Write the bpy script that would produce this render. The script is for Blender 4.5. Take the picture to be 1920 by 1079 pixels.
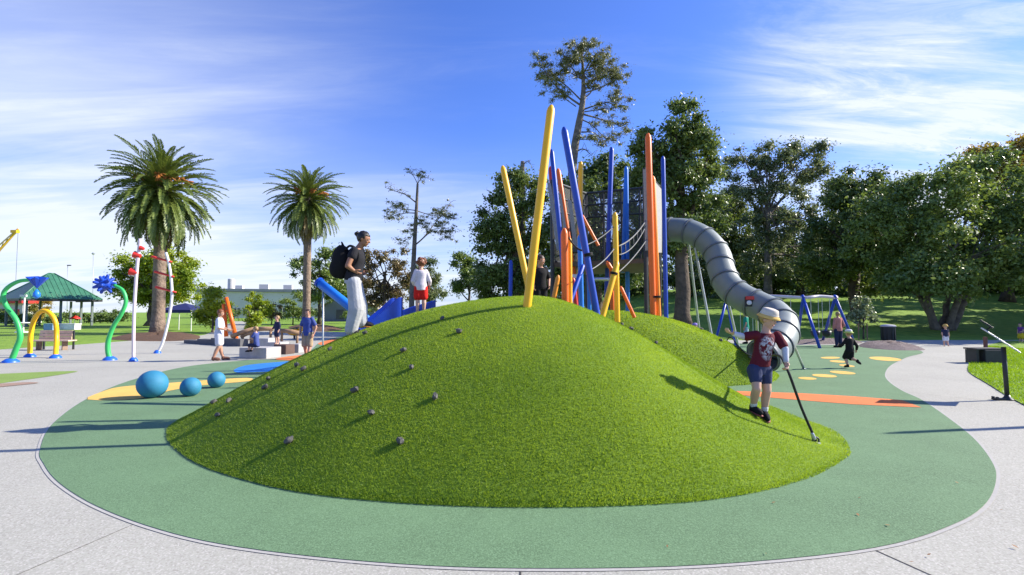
import bpy, bmesh, math, random
import numpy as np
from mathutils import Vector, Matrix

R = math.radians
scene = bpy.context.scene
C = scene.collection
for _o in list(bpy.data.objects):
    bpy.data.objects.remove(_o)

# ------------------------------------------------------------------ camera
CH = 1.6
PIT = math.atan(45.5 / 960)
camd = bpy.data.cameras.new('camera')
camd.sensor_width = 36.0
camd.lens = 18.0
camd.clip_start = 0.05
camd.clip_end = 3000
cam = bpy.data.objects.new('camera', camd)
C.objects.link(cam)
cam.location = (0, 0, CH)
cam.rotation_euler = (math.pi / 2 + PIT, 0, 0)
scene.camera = cam

# ------------------------------------------------------------------ light
SUN_EL = R(32)
SUN_FWD = R(10)                       # sun stands to the right, a little beyond the picture plane
sdir = Vector((math.cos(SUN_FWD) * math.cos(SUN_EL), math.sin(SUN_FWD) * math.cos(SUN_EL), math.sin(SUN_EL)))
sl = bpy.data.lights.new('sun', 'SUN')
sl.energy = 5.0
sl.angle = R(0.53)
sl.color = (1.0, 0.93, 0.80)
sun = bpy.data.objects.new('sun', sl)
C.objects.link(sun)
sun.location = (30, 5, 30)
sun.rotation_euler = (-sdir).to_track_quat('-Z', 'Y').to_euler()

world = bpy.data.worlds.new('World')
scene.world = world
world.use_nodes = True
wn, wl = world.node_tree.nodes, world.node_tree.links
wn.clear()

def wnode(t, **kw):
    n = wn.new(t)
    for k, v in kw.items():
        setattr(n, k, v)
    return n

def wmath(op, a, b=None, c=None, clamp=False):
    n = wnode('ShaderNodeMath', operation=op, use_clamp=clamp)
    for i, v in enumerate((a, b, c)):
        if v is None:
            continue
        if isinstance(v, (int, float)):
            n.inputs[i].default_value = v
        else:
            wl.new(v, n.inputs[i])
    return n.outputs[0]

def wramp(v, a, b, to0=0.0, to1=1.0):
    n = wnode('ShaderNodeMapRange', interpolation_type='SMOOTHSTEP')
    wl.new(v, n.inputs[0])
    for i, q in enumerate((a, b, to0, to1)):
        n.inputs[i + 1].default_value = q
    return n.outputs[0]

sky = wnode('ShaderNodeTexSky', sky_type='NISHITA', sun_disc=False)
sky.sun_elevation = SUN_EL
sky.sun_rotation = math.pi / 2 - SUN_FWD
sky.air_density = 1.0
sky.dust_density = 0.6
sky.ozone_density = 4.0
tc = wnode('ShaderNodeTexCoord')
sep = wnode('ShaderNodeSeparateXYZ')
wl.new(tc.outputs['Generated'], sep.inputs[0])
zz = wmath('ADD', wmath('MAXIMUM', sep.outputs[2], 0.0), 0.14)
cx = wmath('DIVIDE', sep.outputs[0], zz)
cy = wmath('DIVIDE', sep.outputs[1], zz)
comb = wnode('ShaderNodeCombineXYZ')
wl.new(cx, comb.inputs[0]); wl.new(cy, comb.inputs[1])

def wnoise(scale, sx, sy, rot, off, detail=6, rough=0.55, dist=0.0):
    m = wnode('ShaderNodeMapping')
    m.inputs['Rotation'].default_value = (0, 0, R(rot))
    m.inputs['Scale'].default_value = (sx, sy, 1)
    m.inputs['Location'].default_value = off
    wl.new(comb.outputs[0], m.inputs[0])
    n = wnode('ShaderNodeTexNoise')
    n.inputs['Scale'].default_value = scale
    n.inputs['Detail'].default_value = detail
    n.inputs['Roughness'].default_value = rough
    n.inputs['Distortion'].default_value = dist
    wl.new(m.outputs[0], n.inputs[0])
    return n.outputs[0]

def wblob(px, py, a, b):
    u = (px - 960) / 960; v = (539.5 - py) / 960
    d = Vector((u, math.cos(PIT) - v * math.sin(PIT), math.sin(PIT) + v * math.cos(PIT))).normalized()
    n = wnode('ShaderNodeVectorMath', operation='DISTANCE')
    wl.new(tc.outputs['Generated'], n.inputs[0])
    n.inputs[1].default_value = d
    return wramp(n.outputs['Value'], a, b, 1.0, 0.0)

streak = wramp(wnoise(1.25, 0.38, 1.7, -38, (3.1, 1.7, 0), 10, 0.64, 0.6), 0.38, 0.70)
soft = wramp(wnoise(0.55, 0.6, 1.0, -25, (0.4, 5.2, 0), 5, 0.5, 0.3), 0.32, 0.66)
fine = wramp(wnoise(3.0, 0.42, 1.6, -42, (7.0, 2.0, 0), 9, 0.70, 0.9), 0.40, 0.68)
bank_right = wblob(1760, 110, 0.02, 0.36)
bank_left = wblob(-150, 330, 0.15, 0.80)
bank_low = wblob(1700, 330, 0.05, 0.40)
haze = wramp(sep.outputs[2], 0.0, 0.36, 1.0, 0.0)
m1 = wmath('MULTIPLY', bank_right, wmath('MULTIPLY_ADD', streak, 0.60, wmath('MULTIPLY_ADD', fine, 0.55, 0.10)))
m2 = wmath("MULTIPLY", bank_left, wmath("MULTIPLY_ADD", soft, 0.42, wmath("MULTIPLY_ADD", streak, 0.30, 0.14)))
m3 = wmath("MULTIPLY", haze, wmath("MULTIPLY_ADD", soft, 0.40, wmath("MULTIPLY_ADD", streak, 0.36, 0.34)))
m5 = wmath('MULTIPLY', bank_low, wmath('MULTIPLY_ADD', streak, 0.35, wmath('MULTIPLY', fine, 0.15)))
m4 = wmath('ADD', wmath('MULTIPLY', wmath('MULTIPLY', fine, streak), wmath('MULTIPLY', soft, 0.22)), m5)
cm = wmath('ADD', wmath('ADD', m1, m2), wmath('ADD', m3, m4), clamp=True)
tint = wnode('ShaderNodeMix', data_type='RGBA', blend_type='MULTIPLY')
tint.inputs[0].default_value = 1.0
wl.new(sky.outputs[0], tint.inputs[6])
tint.inputs[7].default_value = (0.58, 0.75, 1.32, 1)
mix = wnode('ShaderNodeMix', data_type='RGBA')
wl.new(wmath('MULTIPLY', cm, 0.93), mix.inputs[0])
wl.new(tint.outputs[2], mix.inputs[6])
mix.inputs[7].default_value = (4.9, 5.25, 5.8, 1)
bg = wnode('ShaderNodeBackground')
bg.inputs[1].default_value = 0.105
wl.new(mix.outputs[2], bg.inputs[0])
wo = wnode('ShaderNodeOutputWorld')
wl.new(bg.outputs[0], wo.inputs[0])

scene.view_settings.view_transform = 'Standard'
scene.view_settings.look = 'None'
scene.view_settings.gamma = 1.0
scene.view_settings.exposure = 0.90
scene.view_settings.use_curve_mapping = False
scene.render.engine = 'CYCLES'
scene.cycles.use_denoising = True
scene.cycles.max_bounces = 6
scene.cycles.transparent_max_bounces = 12
scene.cycles.diffuse_bounces = 2
scene.cycles.glossy_bounces = 2

# ------------------------------------------------------------------ where a pixel of the photograph lies
def ray(px, py):
    u = (px - 960) / 960; v = (539.5 - py) / 960
    return Vector((u, math.cos(PIT) - v * math.sin(PIT), math.sin(PIT) + v * math.cos(PIT)))

def G(px, py, z=0.0):
    d = ray(px, py)
    t = (z - CH) / d.z
    return Vector((d.x * t, d.y * t, z))

def D(px, py, Y):
    d = ray(px, py)
    t = Y / d.y
    return Vector((d.x * t, Y, CH + d.z * t))

# mounds: footprint + crown + profile
F1 = [G(*p)[:2] for p in [(318,800),(310,820),(318,838),(360,870),(430,897),(560,928),(760,949),(1000,957),(1250,950),(1400,932),(1520,900),(1580,868),(1597,848),(1570,812),(1500,785)]] + \
     [(4.38,8.6),(4.3,9.4),(3.6,10.4),(2,11.0),(0,11.3),(-2,11.0),(-3.6,10.3),(-4.6,9.2),(-4.95,8.1)]
F2 = [G(1391,724)[:2],G(1420,722)[:2],G(1450,718)[:2],G(1461,706)[:2],(6.75,13.6),(6.3,14.6),(5.2,15.4),(3,15.9),(0.5,16),(-1.5,15.5),(-2.5,14),(-2.2,12.3),(-0.5,11),(1.5,10.4),(3.5,10.6)]
M1 = (F1, (0.331, 8.048), 1.824, (1.943, 1.98, 1.618, 2.045), (1.123, 1.072, 1.728, 1.145))
M2 = (F2, (2.029, 12.025), 1.607, (1.959, 1.988, 2.18, 2.009), (1.19, 1.181, 1.022, 1.166))

def _prep(foot, pk):
    f = np.array(foot)
    n = len(f)                                           # smooth the outline first
    out = []
    for i in range(n):
        p0, p1, p2, p3 = f[i-1], f[i], f[(i+1) % n], f[(i+2) % n]
        for k in range(6):
            t = k / 6
            out.append(0.5*((2*p1)+(p2-p0)*t+(2*p0-5*p1+4*p2-p3)*t*t+(3*p1-p0-3*p2+p3)*t**3))
    f = np.array(out)
    a = np.arctan2(f[:,1]-pk[1], f[:,0]-pk[0]); r = np.hypot(f[:,1]-pk[1], f[:,0]-pk[0])
    o = np.argsort(a)
    a, r = a[o], r[o]
    return np.concatenate([a-2*np.pi, a, a+2*np.pi]), np.tile(r, 3)
_P = [_prep(M1[0], M1[1]), _prep(M2[0], M2[1])]

def dome(k, x, y):
    foot, pk, H, ex, q = (M1, M2)[k]
    x = np.asarray(x, float); y = np.asarray(y, float)
    th = np.arctan2(y-pk[1], x-pk[0]); d = np.hypot(y-pk[1], x-pk[0])
    t = np.clip(d/np.interp(th, *_P[k]), 0, 1)
    c, s = np.cos(th), np.sin(th)
    w = (np.maximum(-c,0)**2, np.maximum(-s,0)**2, np.maximum(c,0)**2, np.maximum(s,0)**2)
    e = sum(a*b for a, b in zip(ex, w)); qq = sum(a*b for a, b in zip(q, w))
    return H*(1-t**e)**qq

def mound(x, y):
    return np.maximum(dome(0, x, y), dome(1, x, y))

def bank(x, y):
    x = np.asarray(x, float); y = np.asarray(y, float)
    s = np.clip((y - 29) / 42, 0, 1); s = s*s*(3-2*s)
    a = np.clip((x - 2) / 14, 0, 1); a = a*a*(3-2*a)
    return s * a * 4.6 + np.clip((y-75)/300, 0, 1) * a * 6

def H(x, y):
    return float(max(mound(x, y), bank(x, y)))

def RM(px, py):
    d = ray(px, py)
    t = 2.5
    while t < 400:
        p = Vector((0, 0, CH)) + d * t
        if p.z <= H(p.x, p.y):
            return p
        t += 0.01 if t < 20 else 0.1
    return p

# ------------------------------------------------------------------ helpers
def tag(o, label=None, cat=None, group=None, kind=None):
    if label: o['label'] = label
    if cat: o['category'] = cat
    if group: o['group'] = group
    if kind: o['kind'] = kind
    return o

def empty(name, loc, label, cat, group=None):
    o = bpy.data.objects.new(name, None)
    C.objects.link(o)
    o.location = loc
    o.empty_display_size = 0.2
    return tag(o, label, cat, group)

def wloc(o):
    v = Vector((0, 0, 0))
    while o is not None:
        v += Vector(o.location)
        o = o.parent
    return v

def place(o, parent):
    """parent o (built in world coordinates) under parent; parents are never rotated"""
    if parent is not None:
        o.parent = parent
        o.location = Vector(o.location) - wloc(parent)

def meshobj(name, verts, faces, m=None, parent=None, smooth=False, origin=None):
    me = bpy.data.meshes.new(name)
    o_ = Vector(origin) if origin is not None else Vector((0, 0, 0))
    v = np.asarray([tuple(a) for a in verts] if not isinstance(verts, np.ndarray) else verts, dtype=np.float64) - np.array(o_)
    if isinstance(faces, np.ndarray):
        nf, k = faces.shape
        me.vertices.add(len(v)); me.vertices.foreach_set('co', v.astype(np.float32).ravel())
        me.loops.add(nf*k); me.loops.foreach_set('vertex_index', faces.astype(np.int32).ravel())
        me.polygons.add(nf)
        me.polygons.foreach_set('loop_start', np.arange(0, nf*k, k, dtype=np.int32))
        me.update(calc_edges=True)
    else:
        me.from_pydata([tuple(a) for a in v], [], faces)
        me.update()
    if smooth:
        me.polygons.foreach_set('use_smooth', np.ones(len(me.polygons), dtype=bool))
    if m is not None:
        me.materials.append(m)
    o = bpy.data.objects.new(name, me)
    C.objects.link(o)
    o.location = o_
    place(o, parent)
    return o

class MB:
    def __init__(s):
        s.v = []; s.f = []
    def add(s, v, f):
        n = len(s.v)
        s.v += [Vector(a) for a in v]
        s.f += [tuple(i + n for i in q) for q in f]
        return s
    def box(s, c, d, rz=0.0, axes=None):
        c = Vector(c)
        if axes is None:
            cs, sn = math.cos(rz), math.sin(rz)
            axes = (Vector((cs, sn, 0)), Vector((-sn, cs, 0)), Vector((0, 0, 1)))
        v = []
        for k in (-.5, .5):
            for j in (-.5, .5):
                for i in (-.5, .5):
                    v.append(c + axes[0]*d[0]*i + axes[1]*d[1]*j + axes[2]*d[2]*k)
        return s.add(v, [(0,2,3,1),(4,5,7,6),(0,1,5,4),(2,6,7,3),(0,4,6,2),(1,3,7,5)])
    def tube(s, path, rad, n=10, cap=True, squash=None):
        path = [Vector(p) for p in path]
        if not isinstance(rad, (list, tuple)):
            rad = [rad]*len(path)
        t0 = (path[1]-path[0]).normalized()
        up = Vector((0, 0, 1)) if abs(t0.z) < 0.9 else Vector((0, 1, 0))
        nx = t0.cross(up).normalized()
        base = len(s.v)
        for i, p in enumerate(path):
            t = (path[min(i+1, len(path)-1)] - path[max(i-1, 0)])
            if t.length < 1e-9: t = t0
            t = t.normalized()
            nx = (nx - t*nx.dot(t))
            nx = nx.normalized() if nx.length > 1e-6 else t.orthogonal().normalized()
            ny = t.cross(nx)
            for k in range(n):
                a = 2*math.pi*k/n
                s.v.append(p + (nx*math.cos(a) + ny*math.sin(a)) * rad[i])
        for i in range(len(path)-1):
            for k in range(n):
                a, b = base+i*n+k, base+i*n+(k+1) % n
                s.f.append((a, b, b+n, a+n))
        if cap:
            s.f.append(tuple(base+k for k in reversed(range(n))))
            e = base+(len(path)-1)*n
            s.f.append(tuple(e+k for k in range(n)))
        return s
    def lathe(s, c, prof, n=24, axis=None):
        c = Vector(c)
        az = Vector(axis).normalized() if axis is not None else Vector((0, 0, 1))
        ax = az.orthogonal().normalized(); ay = az.cross(ax)
        base = len(s.v)
        for r, z in prof:
            for k in range(n):
                a = 2*math.pi*k/n
                s.v.append(c + (ax*math.cos(a)+ay*math.sin(a))*r + az*z)
        for i in range(len(prof)-1):
            for k in range(n):
                a, b = base+i*n+k, base+i*n+(k+1) % n
                s.f.append((a, b, b+n, a+n))
        s.f.append(tuple(base+k for k in reversed(range(n))))
        e = base+(len(prof)-1)*n
        s.f.append(tuple(e+k for k in range(n)))
        return s
    def ell(s, c, r, axes=None, nu=16, nv=10):
        c = Vector(c)
        if not isinstance(r, (tuple, list)): r = (r, r, r)
        if axes is None: axes = (Vector((1,0,0)), Vector((0,1,0)), Vector((0,0,1)))
        base = len(s.v)
        for j in range(1, nv):
            ph = math.pi*j/nv
            for i in range(nu):
                a = 2*math.pi*i/nu
                s.v.append(c + axes[0]*r[0]*math.sin(ph)*math.cos(a) + axes[1]*r[1]*math.sin(ph)*math.sin(a) - axes[2]*r[2]*math.cos(ph))
        b0 = len(s.v); s.v.append(c - axes[2]*r[2]); s.v.append(c + axes[2]*r[2])
        for j in range(nv-2):
            for i in range(nu):
                a, b = base+j*nu+i, base+j*nu+(i+1) % nu
                s.f.append((a, b, b+nu, a+nu))
        for i in range(nu):
            s.f.append((b0, base+(i+1) % nu, base+i))
            e = base+(nv-2)*nu
            s.f.append((b0+1, e+i, e+(i+1) % nu))
        return s
    def cone(s, p0, r0, p1, r1, n=12):
        """a limb: tapered, with rounded ends"""
        p0, p1 = Vector(p0), Vector(p1)
        t = (p1-p0)
        L = max(t.length, 1e-6); t = t/L
        pts = [p0 - t*r0*q for q in (0.98, 0.7, 0.35)] + [p0.lerp(p1, k/4) for k in range(5)] + [p1 + t*r1*q for q in (0.35, 0.7, 0.98)]
        rr = [r0*math.sqrt(max(0.01, 1-q*q)) for q in (0.98, 0.7, 0.35)] + [r0+(r1-r0)*k/4 for k in range(5)] + [r1*math.sqrt(max(0.01, 1-q*q)) for q in (0.35, 0.7, 0.98)]
        return s.tube(pts, rr, n)
    def loft(s, rings, n=20):
        """rings: (centre, ax, ay) with ax, ay vectors"""
        base = len(s.v)
        for c, ax, ay in rings:
            for k in range(n):
                a = 2*math.pi*k/n
                s.v.append(Vector(c) + ax*math.cos(a) + ay*math.sin(a))
        for i in range(len(rings)-1):
            for k in range(n):
                a, b = base+i*n+k, base+i*n+(k+1) % n
                s.f.append((a, b, b+n, a+n))
        s.f.append(tuple(base+k for k in reversed(range(n))))
        e = base+(len(rings)-1)*n
        s.f.append(tuple(e+k for k in range(n)))
        return s
    def build(s, name, m=None, parent=None, smooth=False, origin=None, bevel=0.0, auto=None):
        o = meshobj(name, s.v, s.f, m, parent, smooth, origin)
        if bevel:
            b = o.modifiers.new('bevel', 'BEVEL'); b.width = bevel; b.segments = 2; b.limit_method = 'ANGLE'
        if auto is not None and smooth:
            o.data.set_sharp_from_angle(angle=R(auto))
        return o

def crom(pts, n=8, closed=False):
    pts = [Vector(p) for p in pts]
    out = []
    N = len(pts)
    rng_ = range(N) if closed else range(N-1)
    for i in rng_:
        if closed:
            p0, p1, p2, p3 = pts[i-1], pts[i], pts[(i+1) % N], pts[(i+2) % N]
        else:
            p1, p2 = pts[i], pts[i+1]
            p0 = pts[i-1] if i > 0 else p1*2-p2
            p3 = pts[i+2] if i+2 < N else p2*2-p1
        for k in range(n):
            t = k/n
            out.append(0.5*((2*p1)+(p2-p0)*t+(2*p0-5*p1+4*p2-p3)*t*t+(3*p1-p0-3*p2+p3)*t**3))
    if not closed: out.append(pts[-1])
    return out

# ------------------------------------------------------------------ materials
_mats = {}
def mat(name, col, rough=0.6, vary=0.0, scale=5.0, bump=0.0, bscale=None, metal=0.0, spec=0.5, col2=None, detail=4.0, coords='Object', trans=0.0, island=0.0, coat=0.0, bdist=0.01):
    if name in _mats: return _mats[name]
    m = bpy.data.materials.new(name)
    _mats[name] = m
    m.use_nodes = True
    nt = m.node_tree; N, L = nt.nodes, nt.links
    p = N['Principled BSDF']
    p.inputs['Roughness'].default_value = rough
    p.inputs['Metallic'].default_value = metal
    p.inputs['Specular IOR Level'].default_value = spec
    p.inputs['Coat Weight'].default_value = coat
    p.inputs['Base Color'].default_value = (*col, 1)
    out = None
    tcn = N.new('ShaderNodeTexCoord')
    c2 = col2 if col2 is not None else tuple(max(0, c*(1-vary)) for c in col)
    if vary or col2 is not None or island:
        mixn = N.new('ShaderNodeMix'); mixn.data_type = 'RGBA'
        mixn.inputs[6].default_value = (*col, 1)
        mixn.inputs[7].default_value = (*c2, 1)
        if island:
            g = N.new('ShaderNodeNewGeometry')
            nz = N.new('ShaderNodeTexNoise'); nz.inputs['Scale'].default_value = scale; nz.inputs['Detail'].default_value = 2
            L.new(tcn.outputs[coords], nz.inputs['Vector'])
            a = N.new('ShaderNodeMath'); a.operation = 'MULTIPLY_ADD'
            L.new(g.outputs['Random Per Island'], a.inputs[0]); a.inputs[1].default_value = island
            mr = N.new('ShaderNodeMapRange'); L.new(nz.outputs[0], mr.inputs[0])
            mr.inputs[1].default_value = 0.35; mr.inputs[2].default_value = 0.65; mr.inputs[4].default_value = 1-island
            L.new(mr.outputs[0], a.inputs[2])
            L.new(a.outputs[0], mixn.inputs[0])
        else:
            nz = N.new('ShaderNodeTexNoise'); nz.inputs['Scale'].default_value = scale; nz.inputs['Detail'].default_value = detail
            nz.inputs['Roughness'].default_value = 0.65
            L.new(tcn.outputs[coords], nz.inputs['Vector'])
            mr = N.new('ShaderNodeMapRange'); L.new(nz.outputs[0], mr.inputs[0])
            mr.inputs[1].default_value = 0.33; mr.inputs[2].default_value = 0.67
            L.new(mr.outputs[0], mixn.inputs[0])
        L.new(mixn.outputs[2], p.inputs['Base Color'])
        out = mixn.outputs[2]
    if bump:
        nb = N.new('ShaderNodeTexNoise'); nb.inputs['Scale'].default_value = bscale or scale*3; nb.inputs['Detail'].default_value = 5
        L.new(tcn.outputs[coords], nb.inputs['Vector'])
        b = N.new('ShaderNodeBump'); b.inputs['Strength'].default_value = bump; b.inputs['Distance'].default_value = bdist
        L.new(nb.outputs[0], b.inputs['Height'])
        L.new(b.outputs[0], p.inputs['Normal'])
    if trans:
        t = N.new('ShaderNodeBsdfTranslucent')
        if out is not None:
            hs = N.new('ShaderNodeHueSaturation'); hs.inputs['Value'].default_value = 1.25; hs.inputs['Saturation'].default_value = 1.1; hs.inputs['Hue'].default_value = 0.485
            L.new(out, hs.inputs['Color']); L.new(hs.outputs[0], t.inputs[0])
        else:
            t.inputs[0].default_value = (*col, 1)
        ms = N.new('ShaderNodeMixShader'); ms.inputs[0].default_value = trans
        L.new(p.outputs[0], ms.inputs[1]); L.new(t.outputs[0], ms.inputs[2])
        L.new(ms.outputs[0], N['Material Output'].inputs['Surface'])
    return m

def paint(name, col, rough=0.40):
    return mat(name, col, rough, vary=0.16, scale=3.5, bump=0.08, bscale=14, spec=0.45, detail=9.0)

YEL = paint('paint_yellow', (0.95, 0.50, 0.008))
ORG = paint('paint_orange', (0.88, 0.15, 0.008))
RED = paint('paint_red', (0.62, 0.035, 0.025))
BLU = paint('paint_blue', (0.012, 0.065, 0.45))
BLU2 = paint('paint_bright_blue', (0.02, 0.20, 0.70))
GRN = paint('paint_green', (0.05, 0.50, 0.13))
WHT = paint('paint_white', (0.78, 0.77, 0.75))
STEEL = mat('galvanised_steel', (0.55, 0.57, 0.58), 0.38, vary=0.2, scale=6, metal=0.6)
DARK = mat('dark_metal', (0.03, 0.033, 0.035), 0.5, vary=0.3, scale=8)
ROPE = mat('rope_pale', (0.26, 0.255, 0.24), 0.85, vary=0.4, scale=60, bump=0.6, bscale=90)
ROPEB = mat('rope_black', (0.016, 0.016, 0.018), 0.75, vary=0.4, scale=60, bump=0.6, bscale=120)
BARK = mat('bark_brown', (0.13, 0.095, 0.065), 0.9, vary=0.55, scale=3, bump=0.9, bscale=9, bdist=0.05)
BARKG = mat('bark_grey', (0.22, 0.19, 0.15), 0.9, vary=0.55, scale=3, bump=0.9, bscale=8, bdist=0.05)

# ================================================================== SETTING
def two_noise(name, cols, s1, s2, rough=0.9, bump=0.3, bscale=150, bdist=0.004, thr=(0.35, 0.65), speck=None):
    m = bpy.data.materials.new(name); m.use_nodes = True
    N, L = m.node_tree.nodes, m.node_tree.links
    p = N['Principled BSDF']; p.inputs['Roughness'].default_value = rough; p.inputs['Specular IOR Level'].default_value = 0.3
    tcn = N.new('ShaderNodeTexCoord')
    def nz(s, d):
        n = N.new('ShaderNodeTexNoise'); n.inputs['Scale'].default_value = s; n.inputs['Detail'].default_value = d; n.inputs['Roughness'].default_value = 0.6
        L.new(tcn.outputs['Object'], n.inputs['Vector'])
        r = N.new('ShaderNodeMapRange'); L.new(n.outputs[0], r.inputs[0]); r.inputs[1].default_value = thr[0]; r.inputs[2].default_value = thr[1]
        return r.outputs[0]
    def mx(f, a, b):
        n = N.new('ShaderNodeMix'); n.data_type = 'RGBA'
        L.new(f, n.inputs[0])
        for i, c in ((6, a), (7, b)):
            if isinstance(c, tuple): n.inputs[i].default_value = (*c, 1)
            else: L.new(c, n.inputs[i])
        return n.outputs[2]
    c = mx(nz(s1, 5), cols[0], cols[1])
    c = mx(nz(s2, 3), c, cols[2])
    if speck:
        v = N.new('ShaderNodeTexVoronoi'); v.inputs['Scale'].default_value = speck[0]
        L.new(tcn.outputs['Object'], v.inputs['Vector'])
        sx = N.new('ShaderNodeSeparateColor'); L.new(v.outputs['Color'], sx.inputs[0])
        r = N.new('ShaderNodeMapRange'); L.new(sx.outputs[0], r.inputs[0]); r.inputs[1].default_value = 1-speck[1]; r.inputs[2].default_value = 1.0; r.inputs[4].default_value = speck[3]
        c = mx(r.outputs[0], c, speck[2])
        r2 = N.new('ShaderNodeMapRange'); L.new(sx.outputs[1], r2.inputs[0]); r2.inputs[1].default_value = 1-speck[1]; r2.inputs[2].default_value = 1.0; r2.inputs[4].default_value = speck[3]
        c = mx(r2.outputs[0], c, speck[4])
    L.new(c, p.inputs['Base Color'])
    if bump:
        n = N.new('ShaderNodeTexNoise'); n.inputs['Scale'].default_value = bscale; n.inputs['Detail'].default_value = 4
        L.new(tcn.outputs['Object'], n.inputs['Vector'])
        b = N.new('ShaderNodeBump'); b.inputs['Strength'].default_value = bump; b.inputs['Distance'].default_value = bdist
        L.new(n.outputs[0], b.inputs['Height']); L.new(b.outputs[0], p.inputs['Normal'])
    return m

LAWN = two_noise('lawn', ((0.17, 0.30, 0.025), (0.095, 0.19, 0.018), (0.22, 0.34, 0.04)), 0.35, 2.2, bump=0.9, bscale=14, bdist=0.06)
CONC = two_noise('exposed_concrete', ((0.37, 0.363, 0.305), (0.27, 0.264, 0.225), (0.40, 0.392, 0.332)), 0.45, 60, bump=0.35, bscale=240, bdist=0.003,
                 speck=(95, 0.30, (0.25, 0.23, 0.20), 0.6, (0.58, 0.55, 0.50)))
CONCS = two_noise('smooth_concrete', ((0.40, 0.385, 0.345), (0.34, 0.33, 0.30), (0.42, 0.405, 0.37)), 1.2, 40, bump=0.1)
def rubber(name, c, dark=0.62, light=1.35):
    return two_noise(name, (c, tuple(x*0.64 for x in c), tuple(x*1.06 for x in c)), 1.1, 70, bump=0.5, bscale=170, bdist=0.004,
                     speck=(130, 0.40, tuple(x*dark for x in c), 0.8, tuple(min(1, x*light+0.015) for x in c)))
RGREEN = rubber('rubber_green', (0.128, 0.222, 0.112))
RORANGE = rubber('rubber_orange', (0.72, 0.19, 0.055), 0.85, 1.1)
RYELLOW = rubber('rubber_yellow', (0.74, 0.46, 0.11), 0.85, 1.1)
RBLUE = rubber('rubber_blue', (0.02, 0.19, 0.55), 0.8, 1.2)
ROLIVE = rubber('rubber_olive', (0.20, 0.30, 0.06), 0.8, 1.2)
RBROWN = rubber('rubber_brown', (0.33, 0.22, 0.16), 0.8, 1.2)
MULCH = two_noise('bark_mulch', ((0.12, 0.065, 0.035), (0.07, 0.04, 0.025), (0.16, 0.095, 0.055)), 1.5, 14, bump=1.0, bscale=20, bdist=0.06)
MULCHG = two_noise('grey_mulch', ((0.17, 0.13, 0.12), (0.10, 0.075, 0.07), (0.22, 0.18, 0.17)), 1.5, 14, bump=1.0, bscale=20, bdist=0.06)

# ground sheet, reaching the horizon
xs = np.unique(np.concatenate([np.linspace(-900, -60, 22), np.linspace(-60, 110, 69), np.linspace(110, 900, 20)]))
ys = np.unique(np.concatenate([np.linspace(-60, 20, 9), np.linspace(20, 110, 46), np.linspace(110, 1500, 30)]))
gx, gy = np.meshgrid(xs, ys)
gz = bank(gx, gy)
gv = np.stack([gx.ravel(), gy.ravel(), gz.ravel()], 1)
nx_, ny_ = len(xs), len(ys)
ii = (np.arange(ny_-1)[:, None]*nx_ + np.arange(nx_-1)[None]).ravel()
ground = meshobj('ground', gv, np.stack([ii, ii+1, ii+1+nx_, ii+nx_], 1), LAWN, smooth=True)
tag(ground, 'mown green park lawn reaching the trees', kind='structure')

def sheet(name, px, m, z, smooth=6, world_pts=None, kind='structure', label=None, parent=None):
    pts = world_pts if world_pts is not None else [G(*p) for p in px]
    pts = [Vector((p[0], p[1], 0)) for p in pts]
    if smooth: pts = crom(pts, smooth, True)
    area = sum(pts[i-1].x*pts[i].y - pts[i].x*pts[i-1].y for i in range(len(pts)))
    if area < 0: pts = pts[::-1]
    o = meshobj(name, [(p.x, p.y, z) for p in pts], [tuple(range(len(pts)))], m, parent)
    if parent is None: tag(o, label, kind=kind)
    return o

plaza = sheet('concrete_path', None, CONC, 0.004, 0, [G(-350, 688), G(-150, 668), G(0, 656), G(70, 651), G(130, 648), G(250, 639), G(350, 634), G(385, 628), G(420, 612), G(436, 603), G(474, 603), G(484, 614), G(560, 621), G(660, 624),
     G(1000, 627), G(1440, 640), G(1600, 640), G(1720, 638), G(1920, 636), G(2250, 632), (60, 9), (30, -12), (-30, -12), (-30, 8)], label='pale grey exposed aggregate concrete path')
OUT = [(75,845),(82,872),(110,907),(180,951),(300,996),(450,1029),(700,1057),(975,1069),(1330,1062),(1640,1030),(1790,985),(1850,945),(1868,900),(1860,868),(1830,828),(1790,794),(1730,752),(1690,733),(1664,714),(1660,700),(1672,685),(1700,671),(1727,659),
       (1620,648),(1470,648),(1340,643),(1000,634),(760,631),(655,630),(606,640),(585,655),(552,671),(470,676),(400,682),(330,692),(240,716),(165,748),(100,795)]
OUTW = [G(*p) for p in OUT]
rub = sheet('rubber_surface', None, RGREEN, 0.012, 5, OUTW, label='green speckled rubber safety surface around the mounds')
# smooth concrete edging along the rubber
ring = crom([Vector((p.x, p.y, 0)) for p in OUTW], 5, True)
sel = ring
ev, ef = [], []
nR = len(sel)
ctr = sum(sel, Vector()) / nR
for i, p in enumerate(sel):
    t = (sel[(i+1) % nR] - sel[i-1]).normalized()
    nrm = Vector((t.y, -t.x, 0))
    if nrm.dot(p - ctr) < 0: nrm = -nrm
    ev += [(p.x - nrm.x*0.01, p.y - nrm.y*0.01, 0.008), (p.x + nrm.x*0.03, p.y + nrm.y*0.03, 0.008)]
ef = [(2*i, 2*i+1, (2*i+3) % (2*nR), (2*i+2) % (2*nR)) for i in range(nR)]
meshobj('edging_strip', ev, ef, CONCS, plaza)
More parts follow.
